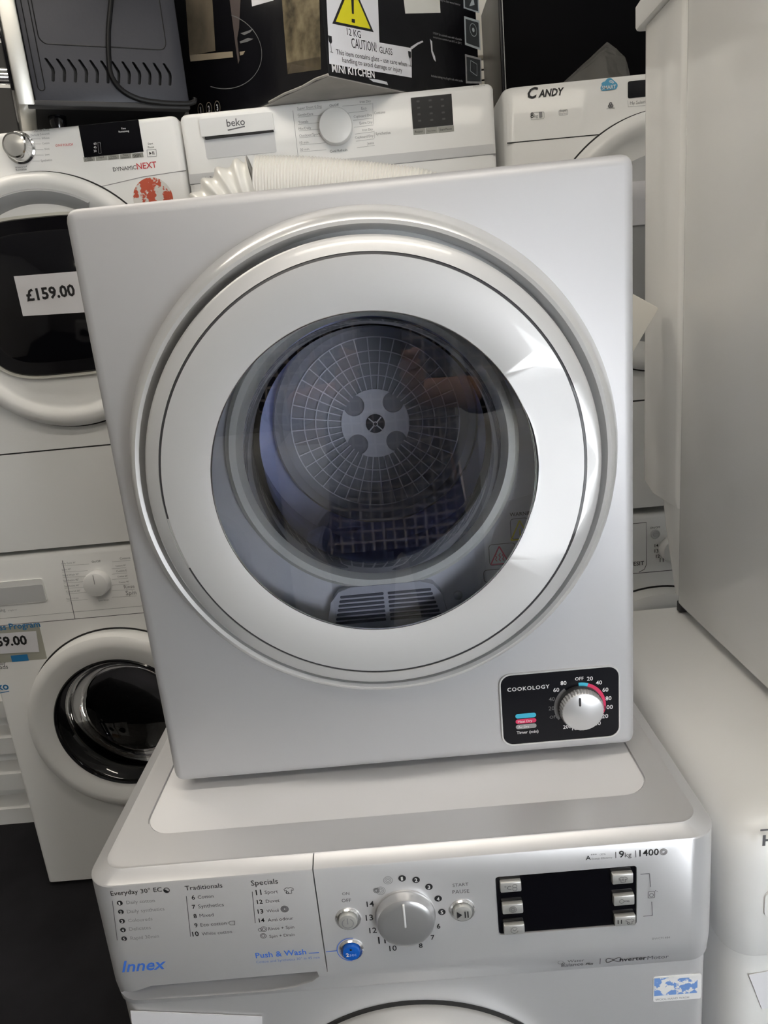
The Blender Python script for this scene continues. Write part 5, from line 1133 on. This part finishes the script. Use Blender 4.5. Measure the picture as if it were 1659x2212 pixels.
def build_person():
    px, py = 0.27, -1.10
    t = thing('person', 'person in a dark checked shirt holding up a phone, mirrored in the dryer door', 'person', (px, py, 0.0))
    SK = mat('skin', (0.52, 0.30, 0.22), 0.5)
    pc = CAM - _f*0.012 - UPV*0.055                      # phone centre
    hl, hr = pc - RGT*0.052 - UPV*0.02 - _f*0.012, pc + RGT*0.052 - UPV*0.02 - _f*0.012
    sh_l, sh_r = Vector((px-0.185, py-0.02, 1.43)), Vector((px+0.185, py-0.02, 1.43))
    el_l, el_r = Vector((px-0.24, py+0.10, 1.14)), Vector((px+0.24, py+0.10, 1.14))
    wr_l, wr_r = hl - UPV*0.075 - _f*0.03 - RGT*0.012, hr - UPV*0.075 - _f*0.03 + RGT*0.012
    N = [(px, py, 0.96, (0.150, 0.105)), (px, py, 1.12, (0.135, 0.098)), (px, py-0.01, 1.30, (0.160, 0.108)), (px, py-0.015, 1.43, (0.135, 0.085)), (px, py, 1.50, 0.056), (px, py+0.015, 1.56, 0.054)]
    E = [(0, 1), (1, 2), (2, 3), (3, 4), (4, 5)]
    def add(p, r, par):
        N.append((*p, r)); E.append((par, len(N)-1)); return len(N)-1
    limbs = {}
    for s, sh, el, wr in ((-1, sh_l, el_l, wr_l), (1, sh_r, el_r, wr_r)):
        a = add(sh, 0.056, 3); b = add(el, 0.042, a); c = add(wr, 0.026, b); limbs[s] = c
        hip = add((px+s*0.095, py, 0.90), 0.088, 0); kn = add((px+s*0.11, py+0.03, 0.50), 0.058, hip); cf = add((px+s*0.112, py-0.005, 0.36), 0.056, kn); an = add((px+s*0.115, py-0.02, 0.085), 0.036, cf)
    body = skin_mesh(N, E)
    head = bmesh.new(); bmesh.ops.create_uvsphere(head, u_segments=32, v_segments=24, radius=1.0)
    hc = Vector((px, py+0.045, 1.655))
    for v in head.verts:
        x, y, z = v.co
        jaw = 1.0-0.22*max(0, -z); X = 0.076*x*jaw; Yv = 0.096*y*(1.0 if y < 0 else 0.97); Zv = 0.118*z
        if y > 0.75 and abs(x) < 0.22 and -0.35 < z < 0.12: Yv += 0.020*(1-abs(x)/0.22)*(0.12-z)/0.47     # nose
        if y > 0.7 and 0.05 < z < 0.22 and 0.2 < abs(x) < 0.6: Yv -= 0.008                                  # eye sockets
        if y > 0.7 and -0.62 < z < -0.48 and abs(x) < 0.4: Yv += 0.004                                      # lips
        p = Vector((X, Yv, Zv)); p.rotate(Matrix.Rotation(-0.35, 3, 'X')); v.co = hc+p
    hm = bpy.data.meshes.new('h'); head.to_mesh(hm); head.free()
    parts = [body, hm]
    for s in (-1, 1):                                    # ears
        e = bmesh.new(); bmesh.ops.create_uvsphere(e, u_segments=12, v_segments=8, radius=1)
        for v in e.verts: v.co = hc+Vector((s*0.076+v.co.x*0.010, -0.005+v.co.y*0.018, 0.0+v.co.z*0.030))
        m_ = bpy.data.meshes.new('e'); e.to_mesh(m_); e.free(); parts.append(m_)
    # hands: palm with five separate bent fingers closing on the phone edges
    for s, h, wr in ((-1, hl, wr_l), (1, hr, wr_r)):
        R = RGT*s; base = h - UPV*0.02
        HN = [(*wr, 0.024), (*(base - UPV*0.025 - _f*0.012), (0.030, 0.017)), (*(base + UPV*0.012 - _f*0.010), (0.034, 0.015))]; HE = [(0, 1), (1, 2)]
        parts.append(skin_mesh(HN, HE))
        for k, (ln, up) in enumerate(((0.030, 0.030), (0.034, 0.012), (0.032, -0.006), (0.025, -0.022))):
            q0 = base + UPV*up - _f*0.012 + R*0.004; q1 = q0 + R*0.012 + _f*ln*0.55; q2 = q1 - R*0.012 + _f*ln*0.30; q3 = q2 - R*ln*0.75 + _f*0.002
            q1, q2, q3 = [q - _f*0.004 for q in (q1, q2, q3)]
            parts.append(skin_mesh([(*q0, 0.0092), (*q1, 0.0088), (*q2, 0.0082), (*q3, 0.0070)], [(0, 1), (1, 2), (2, 3)]))
        th0 = base - UPV*0.012 - _f*0.018; th1 = th0 + UPV*0.030 - R*0.014 - _f*0.006; th2 = th1 + UPV*0.022 - R*0.022
        parts.append(skin_mesh([(*th0, 0.012), (*th1, 0.0105), (*th2, 0.0085)], [(0, 1), (1, 2)]))
    obj('body', join(parts), SK, t, sharp=60)
    # clothes
    CK = mat('checked_cloth', (0.05, 0.06, 0.10), 0.85); nt = CK.node_tree; b = nt.nodes['Principled BSDF']
    tc = nt.nodes.new('ShaderNodeTexCoord'); w1 = nt.nodes.new('ShaderNodeTexWave'); w1.bands_direction = 'Z'; w2 = nt.nodes.new('ShaderNodeTexWave'); w2.bands_direction = 'X'
    mx = nt.nodes.new('ShaderNodeMath'); mx.operation = 'MAXIMUM'; rp = nt.nodes.new('ShaderNodeValToRGB'); rp.color_ramp.elements[0].position = 0.86; rp.color_ramp.elements[1].position = 0.93; rp.color_ramp.elements[0].color = (0.030, 0.034, 0.060, 1); rp.color_ramp.elements[1].color = (0.45, 0.42, 0.42, 1)
    for w in (w1, w2): w.inputs['Scale'].default_value = 13; nt.links.new(tc.outputs['Object'], w.inputs['Vector'])
    nt.links.new(w1.outputs['Fac'], mx.inputs[0]); nt.links.new(w2.outputs['Fac'], mx.inputs[1]); nt.links.new(mx.outputs[0], rp.inputs[0]); nt.links.new(rp.outputs[0], b.inputs['Base Color'])
    N = [(px, py, 0.87, (0.160, 0.116)), (px, py, 0.96, (0.170, 0.124)), (px, py, 1.12, (0.160, 0.118)), (px, py-0.01, 1.30, (0.176, 0.122)), (px, py-0.015, 1.43, (0.146, 0.096)), (px, py-0.005, 1.49, 0.066)]
    E = [(0, 1), (1, 2), (2, 3), (3, 4), (4, 5)]
    for s, sh, el, wr in ((-1, sh_l, el_l, wr_l), (1, sh_r, el_r, wr_r)):
        a = add(sh, 0.070, 4); b_ = add(el, 0.056, a); add(el.lerp(wr, 0.45), 0.048, b_)
    obj('shirt', skin_mesh(N, E, 1), CK, t, sharp=60)
    JN = mat('dark_denim', (0.035, 0.05, 0.09), 0.9, bump=0.2, bscale=300)
    N = [(px, py, 0.97, (0.158, 0.112)), (px, py, 0.90, (0.162, 0.116))]; E = [(0, 1)]
    for s in (-1, 1):
        a = add((px+s*0.095, py, 0.84), 0.098, 1); b_ = add((px+s*0.11, py+0.03, 0.50), 0.070, a); c = add((px+s*0.112, py-0.005, 0.36), 0.066, b_); add((px+s*0.115, py-0.018, 0.09), 0.056, c)
    obj('trousers', skin_mesh(N, E, 1), JN, t, sharp=60)
    for s in (-1, 1):
        x = px+s*0.12
        m_ = skin_mesh([(x, py-0.06, 0.045, (0.040, 0.044)), (x, py+0.02, 0.050, (0.042, 0.048)), (x, py+0.11, 0.036, (0.044, 0.034)), (x, py+0.18, 0.026, (0.034, 0.022))], [(0, 1), (1, 2), (2, 3)], 1)
        for v in m_.vertices: v.co.z = max(v.co.z, 0.0)
        obj('shoe', m_, WPLAST, t, sharp=60)
    hr_ = bmesh.new(); bmesh.ops.create_uvsphere(hr_, u_segments=28, v_segments=20, radius=1)
    bmesh.ops.delete(hr_, geom=[v for v in hr_.verts if (v.co.y > 0.25 and v.co.z < 0.42) or v.co.z < -0.45], context='VERTS')
    for v in hr_.verts:
        p = Vector((v.co.x*0.083, v.co.y*0.104-0.004, v.co.z*0.127)); p.rotate(Matrix.Rotation(-0.35, 3, 'X')); v.co = hc+p
    obj('hair', hr_, mat('hair_dark', (0.025, 0.018, 0.014), 0.6, bump=0.6, bscale=120), t)
    def face_part(name, off, rad, m1, par=t):
        e = bmesh.new(); bmesh.ops.create_uvsphere(e, u_segments=16, v_segments=10, radius=1)
        for v in e.verts:
            p = Vector((off[0]+v.co.x*rad[0], off[1]+v.co.y*rad[1], off[2]+v.co.z*rad[2])); p.rotate(Matrix.Rotation(-0.35, 3, 'X')); v.co = hc+p
        return obj(name, e, m1, par)
    for s in (-1, 1):
        ey = face_part('eye', (s*0.029, 0.078, 0.014), (0.0125, 0.009, 0.0075), INKW)
        face_part('pupil', (s*0.029, 0.0855, 0.013), (0.005, 0.003, 0.005), INK, ey)
        face_part('eyebrow', (s*0.029, 0.084, 0.030), (0.016, 0.005, 0.0028), MATS['hair_dark'])
    face_part('mouth', (0, 0.079, -0.062), (0.021, 0.008, 0.0055), mat('lip', (0.36, 0.13, 0.11), 0.5))
    # the phone: lens side towards the dryer
    ph = thing('smartphone', 'black phone held upright by the person mirrored in the dryer door', 'phone', tuple(pc))
    me = bpy.data.meshes.new('p'); b2 = box(-0.038, 0.038, -0.0042, 0.0042, -0.080, 0.080, 0.004, 3); b2.to_mesh(me); b2.free()
    M = Matrix(((RGT.x, _f.x, UPV.x, pc.x), (RGT.y, _f.y, UPV.y, pc.y), (RGT.z, _f.z, UPV.z, pc.z), (0, 0, 0, 1)))
    me.transform(M); obj('phone_body', me, BLACKP, ph)
    me = bpy.data.meshes.new('p'); b2 = box(-0.032, -0.012, 0.0035, 0.0055, 0.030, 0.070, 0.001, 2); b2.to_mesh(me); b2.free(); me.transform(M); obj('camera_bump', me, BLACKG, ph)
build_person()
def across(x, label, w=0.6, h=0.85):  # unseen machine, added as something for the dryer door to mirror
    t = thing('washing_machine', label, 'washing machine', (x, -2.55, 0.0))
    y = -2.25
    lv = [(x-w/2, x+w/2, y-0.55, y, 0.02, 0.012), (x-w/2, x+w/2, y-0.55, y, 0.02, h-0.01), (x-w/2+0.01, x+w/2-0.01, y-0.54, y-0.01, 0.02, h)]
    obj('body', loft_z(lv, 5), WHITE, t)
    bm = lathe([(0.20, y), (0.20, y+0.03), (0.185, y+0.04), (0.15, y+0.03), (0.148, y+0.01)], x, 0.44, 64); d = obj('door', bm, LGREY, t)
    obj('door_glass', lathe([(0.15, y+0.03), (0.08, y+0.036), (0, y+0.038)], x, 0.44, 48), BLACKG, d)
    obj('fascia', box(x-w/2+0.01, x+w/2-0.01, y-0.002, y+0.004, h-0.14, h-0.02, 0.001), WPLAST, t)
    for fx in (-0.24, 0.24):
        for fy in (-0.5, -0.05): obj('foot', tube([(x+fx, y+fy, 0), (x+fx, y+fy, 0.015)], 0.02, 12), RUBBER, t)
across(-0.55, 'added white washing machine across the aisle, for the dryer door to mirror')
across(0.10, 'added white washing machine under a brown carton across the aisle, for mirroring')
across(0.98, 'added white washing machine across the aisle, blocking glare on the dryer door')  # added in front of the opening to keep its glare off the door
t = thing('cardboard_box', 'added brown carton on a washing machine across the aisle, for the door to mirror', 'cardboard box', (0.1, -2.5, 0.85))
obj('carton', box(-0.12, 0.34, -2.72, -2.30, 0.851, 1.20, 0.003), mat('brown_board', (0.30, 0.19, 0.10), 0.8, bump=0.1, bscale=60, var=0.1), t)  # unseen carton, added to fill the reflection in the door glass
obj('tape', box(0.09, 0.13, -2.7205, -2.2995, 1.12, 1.2005), mat('tape_tan', (0.45, 0.33, 0.18), 0.35), t)
